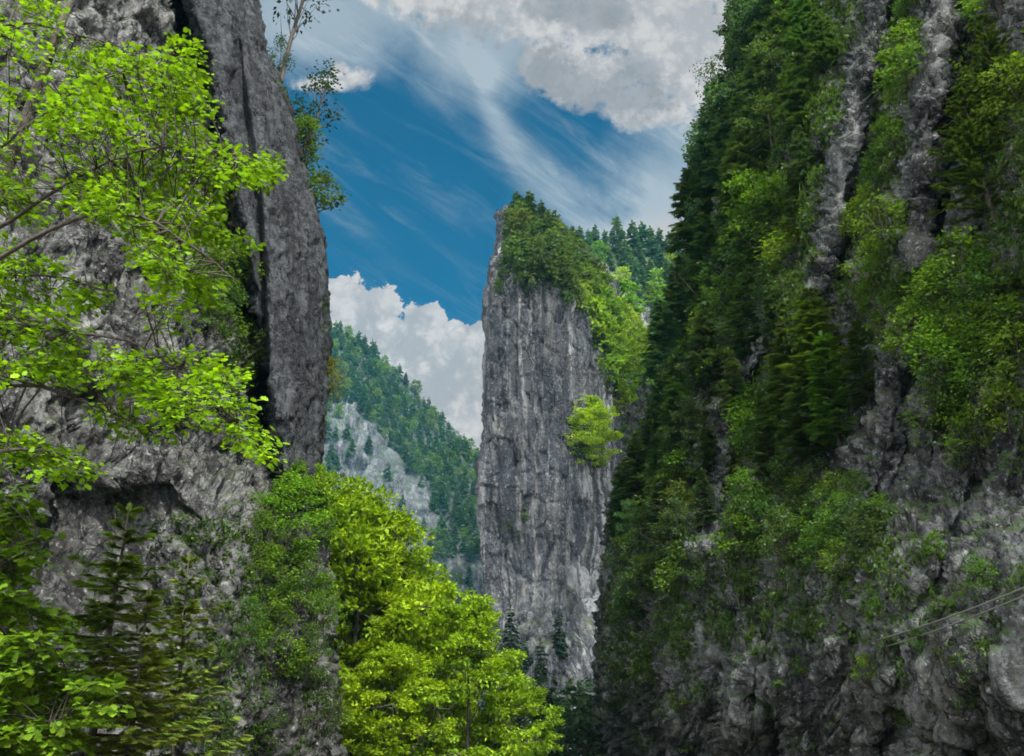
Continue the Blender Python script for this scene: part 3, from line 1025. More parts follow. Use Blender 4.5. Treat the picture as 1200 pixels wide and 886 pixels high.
fp = far_forest()
near = sorted(fp, key=lambda p: p[1] + random.uniform(-40, 40))
REST = []        # too many to be things: they join the forest mass
count = 0
for i, (x, y) in enumerate(fp):
    loc, nr = hit(MOUNT, x, y)
    if loc is None or view_depth(loc) > 900: continue
    h = metres(loc, random.uniform(15, 25), y)
    if random.random() < 0.25:
        FARTREE.place(loc - (0, 0, 0.6), h * .8, 1.0, jit((0.075, 0.14, 0.03)), 'rounded green tree among spruces on the distant hazy mountainside', 'tree', 'round trees on the distant mountainside')
    elif count % 3:
        REST.append((loc, h))
    else:
        FARSPRUCE.place(loc - (0, 0, 0.6), h, 1.15, jit(BLUEGREEN[i % 2]), 'small blue-green spruce in the forest of the distant hazy mountainside', 'tree', 'spruces on the distant mountainside')
    count += 1
print('far trees', count)


def forest_mass():
    """the wood goes on to the left, behind the near cliff"""
    r = np.random.default_rng(15)
    acc = Acc()
    protos = [conifer(170 + i, 12, 5, 3, .2, spray=TRI, start=.06, csize=.17, droop=.35) for i in range(2)]
    for loc, h in REST:
        for part in protos[int(r.integers(2))]:
            acc.add(part[0] * np.array([h * 1.15, h * 1.15, h]) + loc - (0, 0, .6), part[1])
    for _ in range(520):
        x = r.uniform(300, 372); y = r.uniform(345, 640)
        loc, nr = hit(MOUNT, x, y)
        if loc is None or view_depth(loc) > 900 or r.random() < 0.15: continue
        h = metres(loc, r.uniform(15, 25), y)
        for part in protos[int(r.integers(2))]:
            acc.add(part[0] * np.array([h * 1.15, h * 1.15, h]) + loc - (0, 0, .6), part[1])
    V, F = acc.arrays()
    o = link('distant_forest', mesh_from('distant_forest', V, F, [M_NEEDLE], smooth=False))
    o.color = (*BLUEGREEN[0], 1)
    tag(o, kind='stuff')


forest_mass()

# ------------------------------------------------------------------ forested hillside right of the pillar
for j, yb in enumerate((288, 306, 326, 348, 372, 398, 428, 460)):
    xs = np.arange(600 + (j % 2) * 7, 830, 11.0 + j * 1.1)
    for x in xs:
        x = x + random.uniform(-4, 4)
        y = yb + (x - 600) * 0.10 + random.uniform(-6, 6)
        loc, nr = hit(HILL, x, y)
        if loc is None: continue
        pil, _ = hit(PILLAR, x, y - 14)
        if pil is not None and view_depth(pil) < view_depth(loc): continue
        if random.random() < 0.25 + 0.09 * j and j > 0:
            FARTREE.place(loc - (0, 0, .5), metres(loc, random.uniform(26, 40), y), 1.0, jit(random.choice(LIVELY + YELLOWGREEN)),
                          'light green leafy tree on the forested slope between the rock pillar and right cliff', 'tree', 'leafy trees on the slope behind the pillar')
        else:
            FARSPRUCE.place(loc - (0, 0, .5), metres(loc, random.uniform(26, 44), y), 1.0, jit(random.choice(BLUEGREEN)),
                            'slim spruce on the forested slope between the rock pillar and right cliff', 'tree', 'spruces on the slope behind the pillar')

# ------------------------------------------------------------------ trees on the pillar
cluster(PILLAR, [(606, 262), (612, 258), (621, 262), (634, 272), (646, 286), (672, 302)], FARSPRUCE, (28, 40), [(0.035, 0.065, 0.03)], 'dark spruce standing on the summit of the central rock pillar', 'by the sky', 'spruces on the pillar summit', cat='tree')
cluster(PILLAR, [p for p in spread(26, 630, 312, 46, 36, 11, -0.35) if p[0] > 600], FARTREE, (30, 46), [(0.045, 0.078, 0.026), (0.055, 0.085, 0.028)], 'olive leafy tree on the pillar head above the bare rock', 'in the left half', 'leafy trees on the pillar head', cat='tree')
cluster(PILLAR, spread(14, 672, 340, 34, 34, 11, -0.7), FARTREE, (28, 42), [(0.05, 0.085, 0.026), (0.06, 0.10, 0.028)], 'dull green tree crowding the pillar shoulder right of the fluted rock', 'near its edge', 'trees on the pillar shoulder', cat='tree')
cluster(PILLAR, spread(10, 706, 388, 24, 34, 12, -0.6), FARTREE, (30, 46), [(0.10, 0.16, 0.03), (0.13, 0.20, 0.03)], 'fresh green tree low on the pillar shoulder beside the right cliff forest', 'on the slope', 'fresh green trees low on the pillar shoulder', cat='tree')
cluster(PILLAR, spread(20, 738, 436, 40, 72, 14, -0.2), FARTREE, (40, 60), YELLOWGREEN + LIVELY, 'yellow-green tree filling the gully between pillar and right cliff', 'in light', 'yellow-green trees in the gully right of the pillar', cat='tree')
cluster(PILLAR, spread(12, 752, 560, 26, 56, 14, 0.2), FARTREE, (34, 52), MIDGREEN + LIVELY, 'green tree low in the gully right of the pillar', 'near the spruces', 'green trees low in the gully right of the pillar', cat='tree')
cluster(PILLAR, [(587, 330), (584, 345), (592, 318)], FARTREE, (14, 20), DARKGREEN, 'tiny bush clinging to the left edge of the rock pillar', 'against the sky', 'bushes on the left edge of the pillar')
cluster(PILLAR, [(599, 266), (597, 284), (595, 302), (603, 278)], FARTREE, (20, 28), [(0.04, 0.07, 0.028)], 'dark small tree on the upper left corner of the rock pillar', 'by the sky', 'small trees on the upper left pillar corner', cat='tree')
cluster(PILLAR, [(596, 622), (612, 612), (606, 632)], FARTREE, (14, 20), [(0.04, 0.07, 0.02)], 'dark bush growing in the middle of the bare pillar face', 'on a ledge', 'bushes in the pillar face')
cluster(PILLAR, [(600, 765), (616, 790), (634, 800), (655, 770)], FARSPRUCE, (38, 60), [(0.028, 0.05, 0.028)], 'dark conifer at the foot of the rock pillar', 'above the gorge floor', 'conifers at the pillar foot', cat='tree')
for (x, y, hp, w, c, lb) in ((692, 552, 96, 1.25, (0.22, 0.33, 0.016), 'glowing yellow-green round tree on the pillar right side, in front of bare rock'),
                             (733, 452, 84, 0.95, (0.15, 0.23, 0.02), 'tall yellow-green tree in the notch between pillar and right cliff'),
                             (716, 430, 60, .9, (0.13, 0.21, 0.02), 'smaller yellow-green tree left of the tall one in the notch'),
                             (742, 540, 60, .9, (0.11, 0.18, 0.02), 'green tree half hidden by spruces beside the glowing round tree')):
    loc, nr = hit(PILLAR, x, y)
    (BEECH if 'glowing' in lb and 'beside' not in lb else MIDTREE).place(loc - (0, 0, .5), metres(loc, hp, y), w, c, lb, 'tree')

# ------------------------------------------------------------------ dark growth on the gorge floor below the pillar
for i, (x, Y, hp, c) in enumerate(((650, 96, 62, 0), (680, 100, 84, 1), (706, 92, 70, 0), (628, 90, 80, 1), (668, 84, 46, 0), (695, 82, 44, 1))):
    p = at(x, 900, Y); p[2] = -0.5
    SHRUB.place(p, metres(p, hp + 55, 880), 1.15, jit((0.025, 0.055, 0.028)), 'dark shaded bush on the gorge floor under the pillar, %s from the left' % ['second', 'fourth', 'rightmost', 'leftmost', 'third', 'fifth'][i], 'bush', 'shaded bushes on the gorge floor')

# ------------------------------------------------------------------ bright trees in the middle of the gorge floor
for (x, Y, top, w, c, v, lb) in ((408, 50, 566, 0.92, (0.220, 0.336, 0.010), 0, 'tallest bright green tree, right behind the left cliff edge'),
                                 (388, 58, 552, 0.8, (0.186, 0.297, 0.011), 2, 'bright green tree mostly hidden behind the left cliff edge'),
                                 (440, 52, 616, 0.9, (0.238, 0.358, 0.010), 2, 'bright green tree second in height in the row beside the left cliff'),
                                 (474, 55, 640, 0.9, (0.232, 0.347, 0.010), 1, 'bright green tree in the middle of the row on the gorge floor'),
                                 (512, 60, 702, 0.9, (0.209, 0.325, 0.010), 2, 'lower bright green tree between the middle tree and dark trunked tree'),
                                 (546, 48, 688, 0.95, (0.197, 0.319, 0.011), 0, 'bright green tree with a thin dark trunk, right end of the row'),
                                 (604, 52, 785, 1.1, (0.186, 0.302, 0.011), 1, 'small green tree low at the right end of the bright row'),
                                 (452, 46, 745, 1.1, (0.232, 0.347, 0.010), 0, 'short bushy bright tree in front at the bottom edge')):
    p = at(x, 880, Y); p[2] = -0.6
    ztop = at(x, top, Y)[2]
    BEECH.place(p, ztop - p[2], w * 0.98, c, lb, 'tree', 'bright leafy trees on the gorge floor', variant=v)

# ------------------------------------------------------------------ right cliff: trees and shrubs
SKY_ALL = [(890, 40), (868, 110), (845, 190), (830, 270), (812, 350), (788, 430), (764, 510), (746, 590), (730, 660)]
SKY_TOP = [(922, 0), (905, 60), (878, 125), (854, 190), (838, 240)]
SKY = [(852, 175), (830, 270), (812, 350), (788, 430), (764, 510), (746, 590), (730, 660)]
cluster(RIGHT, along(9, SKY_TOP, 2, 9, 12), MIDTREE, (70, 110), BLUEGREEN, 'loose blue-green leafy tree high on the right skyline', 'against the clouds', 'leafy trees high on the right skyline', (.75, 1.0), 'tree')
cluster(RIGHT, along(6, SKY_TOP, 24, 14, 14), SPRUCE, (80, 115), BLUEGREEN, 'dark spruce between leafy trees high on the right skyline', 'against the clouds', 'spruces high on the right skyline', (.95, 1.3), 'tree')
cluster(RIGHT, along(13, SKY, 4, 8), SPRUCE, (70, 118), BLUEGREEN + DARKGREEN, 'dark spruce on the outer skyline edge of the right cliff', 'by the sky or pillar', 'spruces on the skyline of the right cliff', (.95, 1.3), 'tree')
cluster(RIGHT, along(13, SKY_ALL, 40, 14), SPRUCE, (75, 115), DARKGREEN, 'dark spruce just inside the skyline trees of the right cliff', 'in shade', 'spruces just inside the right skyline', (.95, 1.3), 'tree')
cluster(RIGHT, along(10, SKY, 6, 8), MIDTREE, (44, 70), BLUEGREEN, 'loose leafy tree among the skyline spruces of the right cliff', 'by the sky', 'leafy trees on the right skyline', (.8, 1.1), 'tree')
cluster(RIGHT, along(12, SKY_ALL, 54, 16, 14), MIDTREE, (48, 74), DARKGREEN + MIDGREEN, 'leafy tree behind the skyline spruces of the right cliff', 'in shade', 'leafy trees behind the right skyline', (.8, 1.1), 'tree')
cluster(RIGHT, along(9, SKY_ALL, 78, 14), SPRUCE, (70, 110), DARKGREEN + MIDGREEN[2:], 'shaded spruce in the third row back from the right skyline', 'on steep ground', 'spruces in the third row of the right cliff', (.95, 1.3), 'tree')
cluster(RIGHT, along(6, [(985, 60), (960, 180), (925, 330), (900, 420)], -8, 14), SPRUCE, (70, 105), DARKGREEN, 'dark spruce left of the long pale rock rib', 'on the right cliff', 'spruces beside the pale rib', (1, 1.3), 'tree')
cluster(RIGHT, [(925, 520), (955, 540), (905, 560), (985, 520), (940, 470), (968, 455)], SPRUCE, (100, 145), OLIVE + MIDGREEN, 'fuller green spruce in the middle of the right cliff', 'below the pale rib', 'fuller spruces mid right cliff', (1.1, 1.4), 'tree')
cluster(RIGHT, spread(14, 905, 60, 40, 80, 15), MIDTREE, (55, 80), [(0.04, 0.075, 0.03), (0.045, 0.085, 0.028)], 'dull green leafy tree in the upper forest of the right cliff', 'among spruces', 'leafy trees in the upper right forest', (.9, 1.2), 'tree')
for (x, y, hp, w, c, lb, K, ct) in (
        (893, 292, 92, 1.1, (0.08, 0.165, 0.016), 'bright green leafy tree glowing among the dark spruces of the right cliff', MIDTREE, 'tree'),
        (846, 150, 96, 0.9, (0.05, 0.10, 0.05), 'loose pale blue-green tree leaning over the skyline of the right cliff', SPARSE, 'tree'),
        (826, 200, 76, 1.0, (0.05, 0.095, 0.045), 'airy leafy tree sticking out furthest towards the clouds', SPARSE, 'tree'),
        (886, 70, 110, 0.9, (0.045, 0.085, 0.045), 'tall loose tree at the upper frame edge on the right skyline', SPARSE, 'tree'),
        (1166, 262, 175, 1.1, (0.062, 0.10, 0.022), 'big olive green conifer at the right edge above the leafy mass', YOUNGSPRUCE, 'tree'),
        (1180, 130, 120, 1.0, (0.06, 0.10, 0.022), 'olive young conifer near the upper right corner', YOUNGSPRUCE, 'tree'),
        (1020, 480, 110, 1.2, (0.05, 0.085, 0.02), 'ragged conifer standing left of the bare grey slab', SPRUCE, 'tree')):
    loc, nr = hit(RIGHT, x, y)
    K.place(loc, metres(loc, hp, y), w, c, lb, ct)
cluster(RIGHT, spread(12, 1050, 130, 18, 140, 17, 0.2), SHRUB, (26, 46), MIDGREEN, 'leafy shrub in the gully between the two pale ribs', 'upper right cliff', 'shrubs between the pale ribs')
cluster(RIGHT, spread(12, 1150, 110, 48, 110, 20), SHRUB, (36, 60), MIDGREEN + OLIVE, 'leafy shrub on the broken rock of the upper right corner', 'right cliff', 'shrubs in the upper right corner')
cluster(RIGHT, spread(22, 1142, 440, 60, 105, 19), SHRUB, (44, 74), LIVELY + MIDGREEN, 'lush green shrub in the leafy mass at the right edge', 'overhanging grey rock', 'shrubs in the leafy mass at the right edge')
cluster(RIGHT, spread(12, 1055, 345, 38, 70, 20), SHRUB, (32, 54), MIDGREEN + LIVELY, 'green shrub right of the long pale rib', 'mid right cliff', 'shrubs right of the pale rib')
cluster(RIGHT, spread(9, 1010, 240, 16, 90, 17, 0.25), SHRUB, (30, 46), MIDGREEN, 'small shrub hugging the right side of the long pale rib', 'right cliff', 'shrubs hugging the pale rib')
cluster(RIGHT, spread(20, 850, 600, 50, 110, 18, 0.3), SHRUB, (38, 66), MIDGREEN + LIVELY, 'fresh green shrub on the steep lower left part of the right cliff', 'beside the short rib', 'shrubs beside the short rib')
cluster(RIGHT, spread(18, 965, 625, 70, 55, 19), SHRUB, (38, 62), MIDGREEN + DARKGREEN, 'dark green shrub hanging above the bare lower rock', 'right cliff', 'shrubs above the bare lower rock')
cluster(RIGHT, spread(20, 765, 650, 38, 95, 16, 0.25), SHRUB, (30, 56), DARKGREEN + OLIVE, 'dark bush hanging on the far lower edge of the right cliff', 'before the pillar', 'bushes on the far lower edge of the right cliff')
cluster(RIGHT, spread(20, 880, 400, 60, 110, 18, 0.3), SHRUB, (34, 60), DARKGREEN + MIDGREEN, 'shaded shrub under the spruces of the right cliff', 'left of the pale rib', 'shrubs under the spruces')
cluster(RIGHT, [(797, 832), (880, 690), (1000, 700), (1150, 690), (900, 842), (760, 800), (1150, 800), (1060, 850), (985, 850), (931, 792), (1018, 798), (1031, 726), (1096, 655), (800, 770), (858, 745), (1080, 762)], SHRUB, (24, 40), MIDGREEN, 'single small shrub on bare grey rock of the lower right cliff', 'on its own', 'lone shrubs on the bare rock')


# green cover of grass and herbs that hangs from every ledge
def veg(px, py):
    v = 0.78 - 0.38 * ss(py, 600 + 90 * ss(px, 900, 760), 760) * ss(px, 700, 900) - 0.4 * ss(py, 740, 830)
    for pts, w, a in RIBS[:3] + RIBS[4:]:
        x = interp(py, pts)
        v = v - 1.0 * np.exp(-((px - x) / (w * 1.25)) ** 2) * ss(py, pts[0][0] - 20, pts[0][0]) * (1 - ss(py, pts[-1][0] - 20, pts[-1][0] + 10))
    for cx, cy, rx, ry in ((1045, 500, 55, 95), (1150, 20, 70, 45), (1120, 250, 24, 60), (1170, 600, 60, 80), (1085, 120, 16, 110), (1100, 560, 70, 60)):
        v = v - 1.1 * np.exp(-(((px - cx) / rx) ** 2 + ((py - cy) / ry) ** 2) * 1.3)
    return v + 1.3 * pnoise(np.stack([px / 30, py / 50, 0 * px], -1), 8) + 0.5 * pnoise(np.stack([px / 13, py / 17, 0 * px + 4], -1), 9)


def ground_cover(o, name, n, boxr, density, color, col_mat, leafshape, per, size_px, hang, seed, label=None):
    r = np.random.default_rng(seed)
    acc = Acc()
    px = r.uniform(boxr[0], boxr[2], n * 6); py = r.uniform(boxr[1], boxr[3], n * 6)
    keep = density(px, py) > r.uniform(0.35, 0.95, n * 6)
    px, py = px[keep][:n], py[keep][:n]
    C, NR, SC = [], [], []
    for x, y in zip(px, py):
        loc, nr = hit(o, x, y)
        if loc is None: continue
        C.append(loc); NR.append(nr); SC.append(view_depth(loc) / FPX)
    C, NR, SC = np.array(C), np.array(NR), np.array(SC)
    k = len(C)
    idx = np.repeat(np.arange(k), per)
    m = len(idx)
    R = SC[idx] * size_px
    g = r.normal(size=(m, 3)) * np.array([.8, .8, .55])
    pos = C[idx] + g * R[:, None] * 0.75 + NR[idx] * (R * 0.25)[:, None]
    xd = NR[idx] * 0.7 + r.normal(size=(m, 3)) * 0.6 + np.array([0, 0, -hang]) * r.uniform(.2, 1.2, m)[:, None]
    nn = np.array([0, 0, 1.0]) + NR[idx] * 0.5 + r.normal(size=(m, 3)) * 0.4
    scatter(acc, leafshape[0], leafshape[1], pos, xd, nn, R * r.uniform(.45, 1.0, m))
    V, F = acc.arrays()
    ob = link(name, mesh_from(name, V, F, [col_mat], smooth=False))
    ob.color = (*color, 1)
    tag(ob, label, None, None, 'stuff')
    return ob


BLADE = ([(0, .035, 0), (0, -.035, 0), (.5, .03, .16), (.5, -.03, .16), (1, 0, .02)], [(0, 1, 2), (1, 3, 2), (2, 3, 4)])
BX = (690, -60, 1240, 886)


def inright(px, py, f):
    B = interp(py, RB)
    return np.where(px > B + 2, f, -9)


ground_cover(RIGHT, 'grass', 2600, BX, lambda a, b: inright(a, b, veg(a, b)), (0.055, 0.10, 0.024), M_LEAF, BLADE, 20, 15, 1.5, 3)
ground_cover(RIGHT, 'ground_cover', 3800, BX, lambda a, b: inright(a, b, veg(a, b) - 0.05), (0.052, 0.10, 0.022), M_LEAF, LEAF, 20, 9, 0.5, 4)

# ------------------------------------------------------------------ left cliff plants
LBX = (-40, -40, 390, 900)


def lveg(px, py):
    c = interp(py, [(-450, 150), (0, 210), (100, 238), (200, 254), (330, 278), (430, 292), (560, 312)])
    v = 0.62 * np.exp(-((px - c + 8) / 22) ** 2) * ss(py, 230, 330) * (1 - ss(py, 450, 560)) + 0.45 * ss(py, 560, 640) * ss(px, 150, 260)
    e = interp(py, [(0, 306), (100, 334), (180, 354), (280, 378), (400, 385)])
    v = v + 0.5 * np.exp(-((px - e + 4) / 5) ** 2) * (py < 420)
    v = v + 0.18 * (px < c - 10)
    return v + 0.6 * pnoise(np.stack([px / 38, py / 50, 0 * px], -1), 18)


ground_cover(LEFT, 'ground_cover', 1300, LBX, lveg, (0.05, 0.095, 0.02), M_LEAF, LEAF, 22, 9, 0.5, 6)
cluster(LEFT, [(232, 352), (262, 362), (282, 395), (252, 398), (290, 418), (268, 330), (240, 322), (292, 440)], SHRUB, (38, 58), MIDGREEN, 'green shrub in the long crevice of the left cliff', 'beside the dark buttress', 'shrubs in the crevice of the left cliff')
cluster(LEFT, [(300, 660), (335, 640), (365, 650), (305, 720), (345, 720), (372, 735), (320, 790), (355, 800), (285, 760), (375, 690)][:9], BIGSHRUB, (62, 96), [(0.09, 0.175, 0.018), (0.10, 0.195, 0.016), (0.07, 0.14, 0.02)], 'leafy shrub on the rough lower spur of the left cliff', 'left of the bright trees', 'shrubs on the lower left spur')
cluster(LEFT, [(372, 860), (300, 868), (250, 880)], BIGSHRUB, (50, 80), DARKGREEN, 'dark low shrub at the foot of the left spur', 'bottom edge', 'low shrubs at the foot of the left spur')

for (x, y, hp, c, lb) in ((362, 640, 105, (0.15, 0.26, 0.012), 'bright green bushy young tree on the lower edge of the left cliff'),
                          (338, 600, 60, (0.10, 0.20, 0.014), 'green leafy bush left of the bright young tree on the cliff edge')):
    loc, nr = hit(LEFT, x, y)
    MIDTREE.place(loc + nr * 0.3, metres(loc, hp, y), 1.0, c, lb, 'tree')
EDGE = 43.5
for (x, y, hp, w, c, rot, lb, K, v) in (
        (329, 96, 250, 0.62, (0.022, 0.042, 0.030), 0.5, 'thin dark tree on top of the left cliff reaching out of the picture', SPARSE, 0),
        (352, 215, 150, 0.95, (0.022, 0.044, 0.030), 0.1, 'dark thin-leaved little tree leaning from the left cliff edge into the sky', SPARSE, 1),
        (326, 110, 75, 0.8, (0.035, 0.07, 0.035), 2.5, 'small thin bush at the left cliff edge beside the thin trunk', SPARSE, 1)):
    p = at(x, y, EDGE)
    K.place(p, metres(p, hp, y), w, c, lb, 'tree', rot=rot, variant=v)
for (x, y, hp, c, lb) in ((366, 250, 50, (0.055, 0.095, 0.02), 'green bush on the left cliff edge under the leaning little tree'),
                          (384, 462, 42, (0.14, 0.145, 0.02), 'yellowish bush sticking out of the left cliff edge before the mountain'),
                          (352, 190, 52, (0.06, 0.11, 0.02), 'green bush behind the base of the leaning little tree')):
    p = at(x, y, EDGE - 1)
    SHRUB.place(p, metres(p, hp, y), 1.0, c, lb, 'shrub')


# ------------------------------------------------------------------ the overhanging maples on the left
def inpoly(x, y, poly):
    ins = np.zeros(len(x), bool)
    n = len(poly)
    for i in range(n):
        x1, y1 = poly[i]; x2, y2 = poly[(i + 1) % n]
        c = ((y1 > y) != (y2 > y)) & (x < (x2 - x1) * (y - y1) / (y2 - y1 + 1e-9) + x1)
        ins ^= c
    return ins


def maple(trunk, boughs, polys, color, label, seed, leaf=0.078, dep=(7.5, 10.5), thr=-0.08, nleaf=28, name='maple_tree', template=MAPLE, tw=0.6):
    r = np.random.default_rng(seed)
    tr, cr = Acc(), Acc()
    tp = np.array(trunk, float)
    tr.tube(tp, np.linspace(0.17, 0.05, len(tp)), 10)
    root = bpy.data.objects.new(name, None); COL.objects.link(root)
    root.location = tuple(tp[0])
    nodes = []
    bms = []
    for b in boughs:
        a = np.array([at(x, y, d) for x, y, d in b])
        u = np.linspace(0, len(a) - 1, 26)
        pts = np.stack([np.interp(u, np.arange(len(a)), a[:, i]) for i in range(3)], -1)
        pts = np.apply_along_axis(lambda q: np.convolve(np.pad(q, 3, mode='edge'), np.ones(7) / 7, 'valid'), 0, pts)
        pts = pts + fbm(pts * 1.3, 3, seed)[:, None] * np.array([.10, .12, .16])
        j = tp[np.argmin(np.linalg.norm(tp - pts[0] + (0, 0, .6), axis=1))]
        pts = np.concatenate([j[None], pts])
        ba = Acc(); ba.tube(pts, np.linspace(0.036, 0.007, len(pts)), 7)
        bms.append(ba)
        nodes.append(pts[3:])
    nodes = np.concatenate(nodes)
    P, X, Nn, S = [], [], [], []
    twa = Acc()
    for poly, n in polys:
        pa = np.array(poly, float)
        x = r.uniform(pa[:, 0].min(), pa[:, 0].max(), n * 8); y = r.uniform(pa[:, 1].min(), pa[:, 1].max(), n * 8)
        k = inpoly(x, y, poly)
        k &= pnoise(np.stack([x / 42, y / 26, 0 * x + seed], -1), seed) > thr + r.uniform(-.15, .15, len(x))
        x, y = x[k][:n], y[k][:n]
        dd = dep[0] + (dep[1] - dep[0]) * np.clip(0.5 + 0.9 * pnoise(np.stack([x / 70, y / 50, 0 * x + 5.5], -1), seed + 3) + r.normal(size=len(x)) * .16, 0, 1)
        cs = at(x, y, dd)
        for c in cs:
            dist = np.linalg.norm(nodes - c, axis=1)
            jn = nodes[np.argmin(dist + r.uniform(0, .5, len(dist)))]
            v = c - jn
            L = np.linalg.norm(v) + 1e-6
            dirh = v / L + r.normal(size=3) * 0.25 + (0.45, 0, 0); dirh[2] *= 0.3; dirh /= np.linalg.norm(dirh)
            end = c + dirh * 0.22 * r.uniform(.6, 1.5) + (0, 0, -.05)
            st = c - dirh * 0.28
            twa.tube([jn, (jn + st) / 2 + (0, 0, .05 * L), st, c + (0, 0, .02), end], [.011, .008, .006, .004, .002], 4)
            m = int(nleaf * r.uniform(.7, 1.3))
            t = r.uniform(0, 1, m)
            side = np.cross(dirh, (0, 0, 1.0)); side /= np.linalg.norm(side) + 1e-6
            sg = np.where(np.arange(m) % 2 == 0, 1, -1)
            off = (tw * 0.42) * (1.1 - .6 * t) * r.uniform(.15, 1, m)
            pos = st + (end - st) * t[:, None] + side * (sg * off)[:, None] + dirh * (off * .35)[:, None] + r.normal(size=(m, 3)) * np.array([.03, .03, .035])
            P.append(pos)
            X.append(side * sg[:, None] * .8 + dirh + r.normal(size=(m, 3)) * .35 + np.array([0, 0, -.25]))
            Nn.append(np.array([0, -0.25, 1.0]) + r.normal(size=(m, 3)) * .38)
            S.append(leaf * r.uniform(.45, 1.3, m))
    scatter(cr, template[0], template[1], np.concatenate(P), np.concatenate(X), np.concatenate(Nn), np.concatenate(S))
    o0 = tp[0]
    V, F = tr.arrays(); link('trunk', mesh_from('trunk', V - o0, F, [M_BARK]), root)
    for ba in bms:
        V, F = ba.arrays(); link('branch', mesh_from('branch', V - o0, F, [M_BARK]), root)
    V, F = twa.arrays(); link('twigs', mesh_from('twigs', V - o0, F, [M_BARK]), root)
    V, F = cr.arrays(); c = link('crown', mesh_from('crown', V - o0, F, [M_LEAF], smooth=False), root)
    c.color = (*color, 1)
    tag(root, label, 'tree', 'leafy trees overhanging on the left')
    return root


def trunk_path(px, Y, top, lean=0.05, n=12):
    p = at(px, 880, Y); z = np.linspace(-0.7, top, n)
    return np.stack([p[0] + lean * z + .12 * np.sin(z * .5), p[1] + .1 * np.cos(z * .6), z], -1)


maple(trunk_path(-230, 9.5, 12.5), [
    [(-190, 350, 9.5), (-60, 300, 9.2), (0, 268, 9), (60, 225, 8.8), (120, 190, 8.8), (200, 160, 9), (300, 190, 9)],
    [(-190, 240, 9.5), (-60, 200, 9.4), (0, 178, 9.2), (45, 132, 9.2), (120, 90, 9.4), (215, 60, 9.5)],
    [(-190, 150, 9.5), (-80, 60, 9.6), (20, 20, 9.6), (90, 40, 9.6), (160, 60, 9.6)],
    [(-190, 400, 9.5), (-40, 330, 8.6), (60, 262, 8.2), (150, 240, 8.2), (230, 290, 8.4), (285, 340, 8.6)]],
    [([(-60, -40), (60, -20), (92, 30), (60, 110), (95, 150), (60, 190), (0, 170), (-60, 200)], 75),
     ([(50, 90), (100, 55), (190, 66), (212, 40), (228, 50), (240, 110), (232, 160), (318, 186), (312, 204), (268, 214), (240, 240), (150, 260), (60, 240), (90, 180)], 175),
     ([(225, 180), (318, 186), (312, 206), (230, 222)], 26),
     ([(190, 25), (208, 20), (240, 130), (205, 150)], 18),
     ([(-40, 190), (60, 200), (120, 250), (60, 240), (-40, 300)], 26),
     ([(140, 245), (230, 240), (300, 280), (286, 296), (232, 275), (200, 300), (282, 340), (270, 352), (190, 330)], 60)],
    (0.12, 0.225, 0.010), 'fresh green maple whose dark boughs overhang the upper left cliff', 11, dep=(7.8, 10.8))
maple(trunk_path(-270, 11, 10.5), [
    [(-220, 480, 11), (-60, 400, 10.5), (0, 385, 10), (60, 380, 9.6), (130, 395, 9.6), (200, 410, 9.6), (300, 520, 9.6)],
    [(-220, 420, 11), (-80, 330, 10.5), (0, 320, 10), (80, 325, 9.6), (150, 345, 9.6)],
    [(-220, 560, 11), (-80, 520, 10), (0, 530, 9.6), (40, 522, 9.4), (100, 545, 9.4)],
    [(-220, 520, 11), (-60, 450, 10.5), (40, 450, 10), (120, 480, 10), (170, 500, 10)]],
    [([(-60, 290), (10, 285), (90, 320), (155, 345), (140, 362), (60, 350), (-60, 360)], 62),
     ([(-60, 350), (60, 355), (95, 400), (140, 420), (120, 460), (60, 440), (-60, 450)], 85),
     ([(130, 400), (180, 395), (240, 415), (282, 425), (270, 450), (300, 500), (316, 540), (290, 530), (250, 480), (220, 500), (150, 480)], 78),
     ([(180, 340), (200, 350), (225, 400), (200, 405)], 8),
     ([(120, 470), (200, 480), (180, 512), (125, 505)], 12),
     ([(-60, 505), (30, 500), (62, 520), (108, 545), (90, 558), (40, 552), (-60, 575)], 52)],
    (0.175, 0.32, 0.008), 'yellow-green maple with thinner layered sprays below the fresh green one', 12, dep=(8.6, 10.8))
maple(trunk_path(-150, 12, 5.6), [
    [(-110, 800, 12), (-40, 720, 11.6), (20, 660, 11.2), (50, 620, 11)],
    [(-110, 860, 12), (-30, 800, 11.4), (40, 760, 11), (90, 760, 11)],
    [(-110, 880, 12), (-20, 880, 11.2), (50, 850, 11), (80, 840, 11)]],
    [([(-60, 570), (20, 565), (45, 600), (20, 680), (60, 720), (90, 760), (80, 800), (60, 886), (-60, 900)], 230),
     ([(60, 800), (110, 790), (120, 830), (80, 880)], 22)],
    (0.12, 0.22, 0.012), 'dense green young maple filling the lower left corner', 13, leaf=0.12, dep=(10.2, 12.4), thr=-.3)

for (bx, Y, tx, ty, w, c, v, lb) in ((106, 13.2, 148, 590, 1.0, (0.12, 0.19, 0.028), 0, 'young layered conifer with a thin dark trunk, taller of two at lower left'),
                                     (140, 12.2, 158, 690, 1.05, (0.16, 0.20, 0.03), 1, 'shorter young conifer with sparse olive sprays, close beside the taller one'),
                                     (215, 14.5, 205, 650, .8, (0.13, 0.18, 0.026), 0, 'thin young conifer right of the olive one, against the rock')):
    p = at(bx, 895, Y); p[2] = -0.5
    z = at(tx, ty, Y)[2]
    top = at(tx, ty, Y)
    YOUNGSPRUCE.place(p, z - p[2], w, c, lb, 'tree', 'young conifers at lower left', rot=v * 2.1 + .4, variant=v, tilt=(0, math.atan2(top[0] - p[0], z - p[2]) * 0.6))

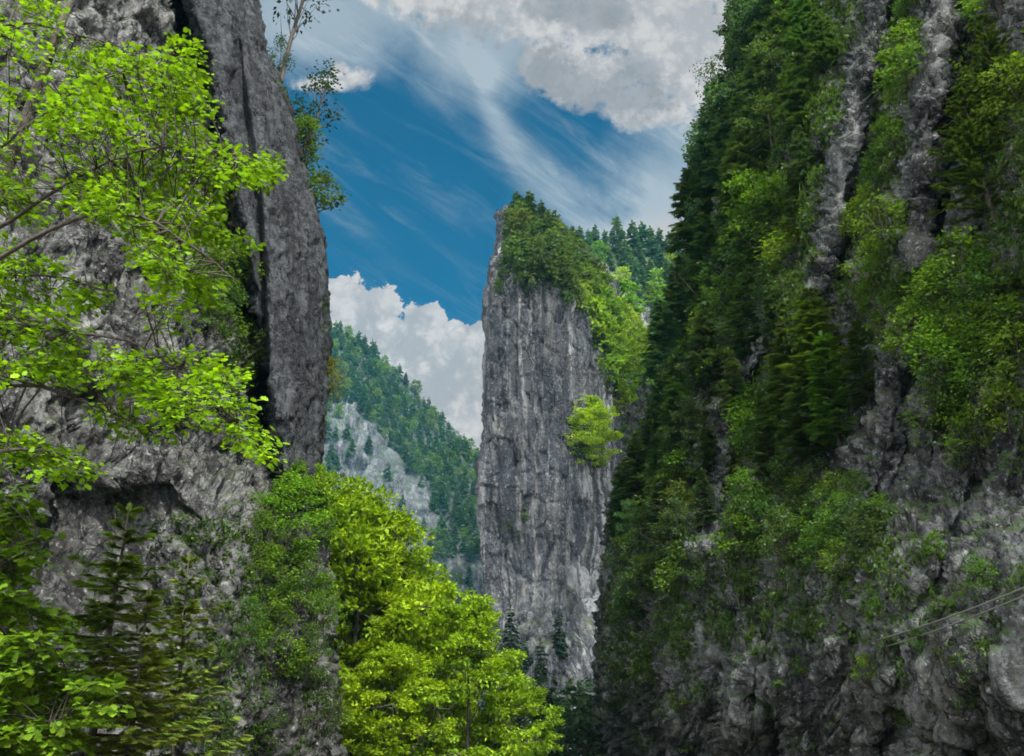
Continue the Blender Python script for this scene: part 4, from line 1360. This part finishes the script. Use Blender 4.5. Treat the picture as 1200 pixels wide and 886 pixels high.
# ------------------------------------------------------------------ cables across the lower right rock
def cable(name, pts, r, label):
    a = np.array([at(x, y, d) for x, y, d in pts])
    u = np.linspace(0, 1, 40)
    t = np.linspace(0, 1, len(a))
    p = np.stack([np.interp(u, t, a[:, i]) for i in range(3)], -1)
    p[:, 2] -= 0.10 * 4 * u * (1 - u)
    acc = Acc(); acc.tube(p, np.full(40, r * 1.25), 7)
    m, N = new_mat('galvanised_steel')
    out = N.n('ShaderNodeOutputMaterial'); b = N.n('ShaderNodeBsdfPrincipled')
    m.node_tree.links.new(b.outputs[0], out.inputs[0])
    b.inputs['Base Color'].default_value = (0.15, 0.15, 0.155, 1); b.inputs['Metallic'].default_value = 0.4; b.inputs['Roughness'].default_value = 0.5
    V, F = acc.arrays()
    return tag(link(name, mesh_from(name, V, F, [m])), label, 'cable', 'cables on the lower right rock')


def cable_end(x, y):
    loc, _ = hit(RIGHT, x, y)
    return float(loc[1]) if loc is not None else 15.0


d0 = cable_end(1000, 757) + 0.1
d1 = 1 / max((1 / (cable_end(1000 + 240 * t, 760 - 85 * t + k) - 0.25) - (1 - t) / d0) / t for t in np.linspace(0.15, 1, 30) for k in (-4, 4))
cable('steel_cable', [(1000, 757, d0), (1240, 672, d1)], 0.014, 'grey steel cable slanting over the lower right rock, upper of the pair')
cable('steel_cable', [(1006, 766, d0), (1240, 681, d1)], 0.012, 'grey steel cable slanting over the lower right rock, lower of the pair')

# ------------------------------------------------------------------ the air
def haze():
    x0, x1, y0, y1, z0, z1 = -900, 900, -120, 1000, -4, 520
    V = [(x, y, z) for x in (x0, x1) for y in (y0, y1) for z in (z0, z1)]
    F = [(0, 1, 3, 2), (4, 6, 7, 5), (0, 4, 5, 1), (2, 3, 7, 6), (0, 2, 6, 4), (1, 5, 7, 3)]
    m, N = new_mat('air_haze')
    out = N.n('ShaderNodeOutputMaterial')
    v = N.n('ShaderNodeVolumePrincipled')
    v.inputs['Color'].default_value = (0.14, 0.60, 0.92, 1)
    v.inputs['Density'].default_value = HAZE_DENSITY
    v.inputs['Anisotropy'].default_value = 0.0
    m.node_tree.links.new(v.outputs[0], out.inputs['Volume'])
    o = link('haze', mesh_from('haze', np.array(V, float), np.array(F), [m], smooth=False))
    tag(o, kind='stuff')


HAZE_DENSITY = 0.00009
if HAZE_DENSITY > 0:
    haze()
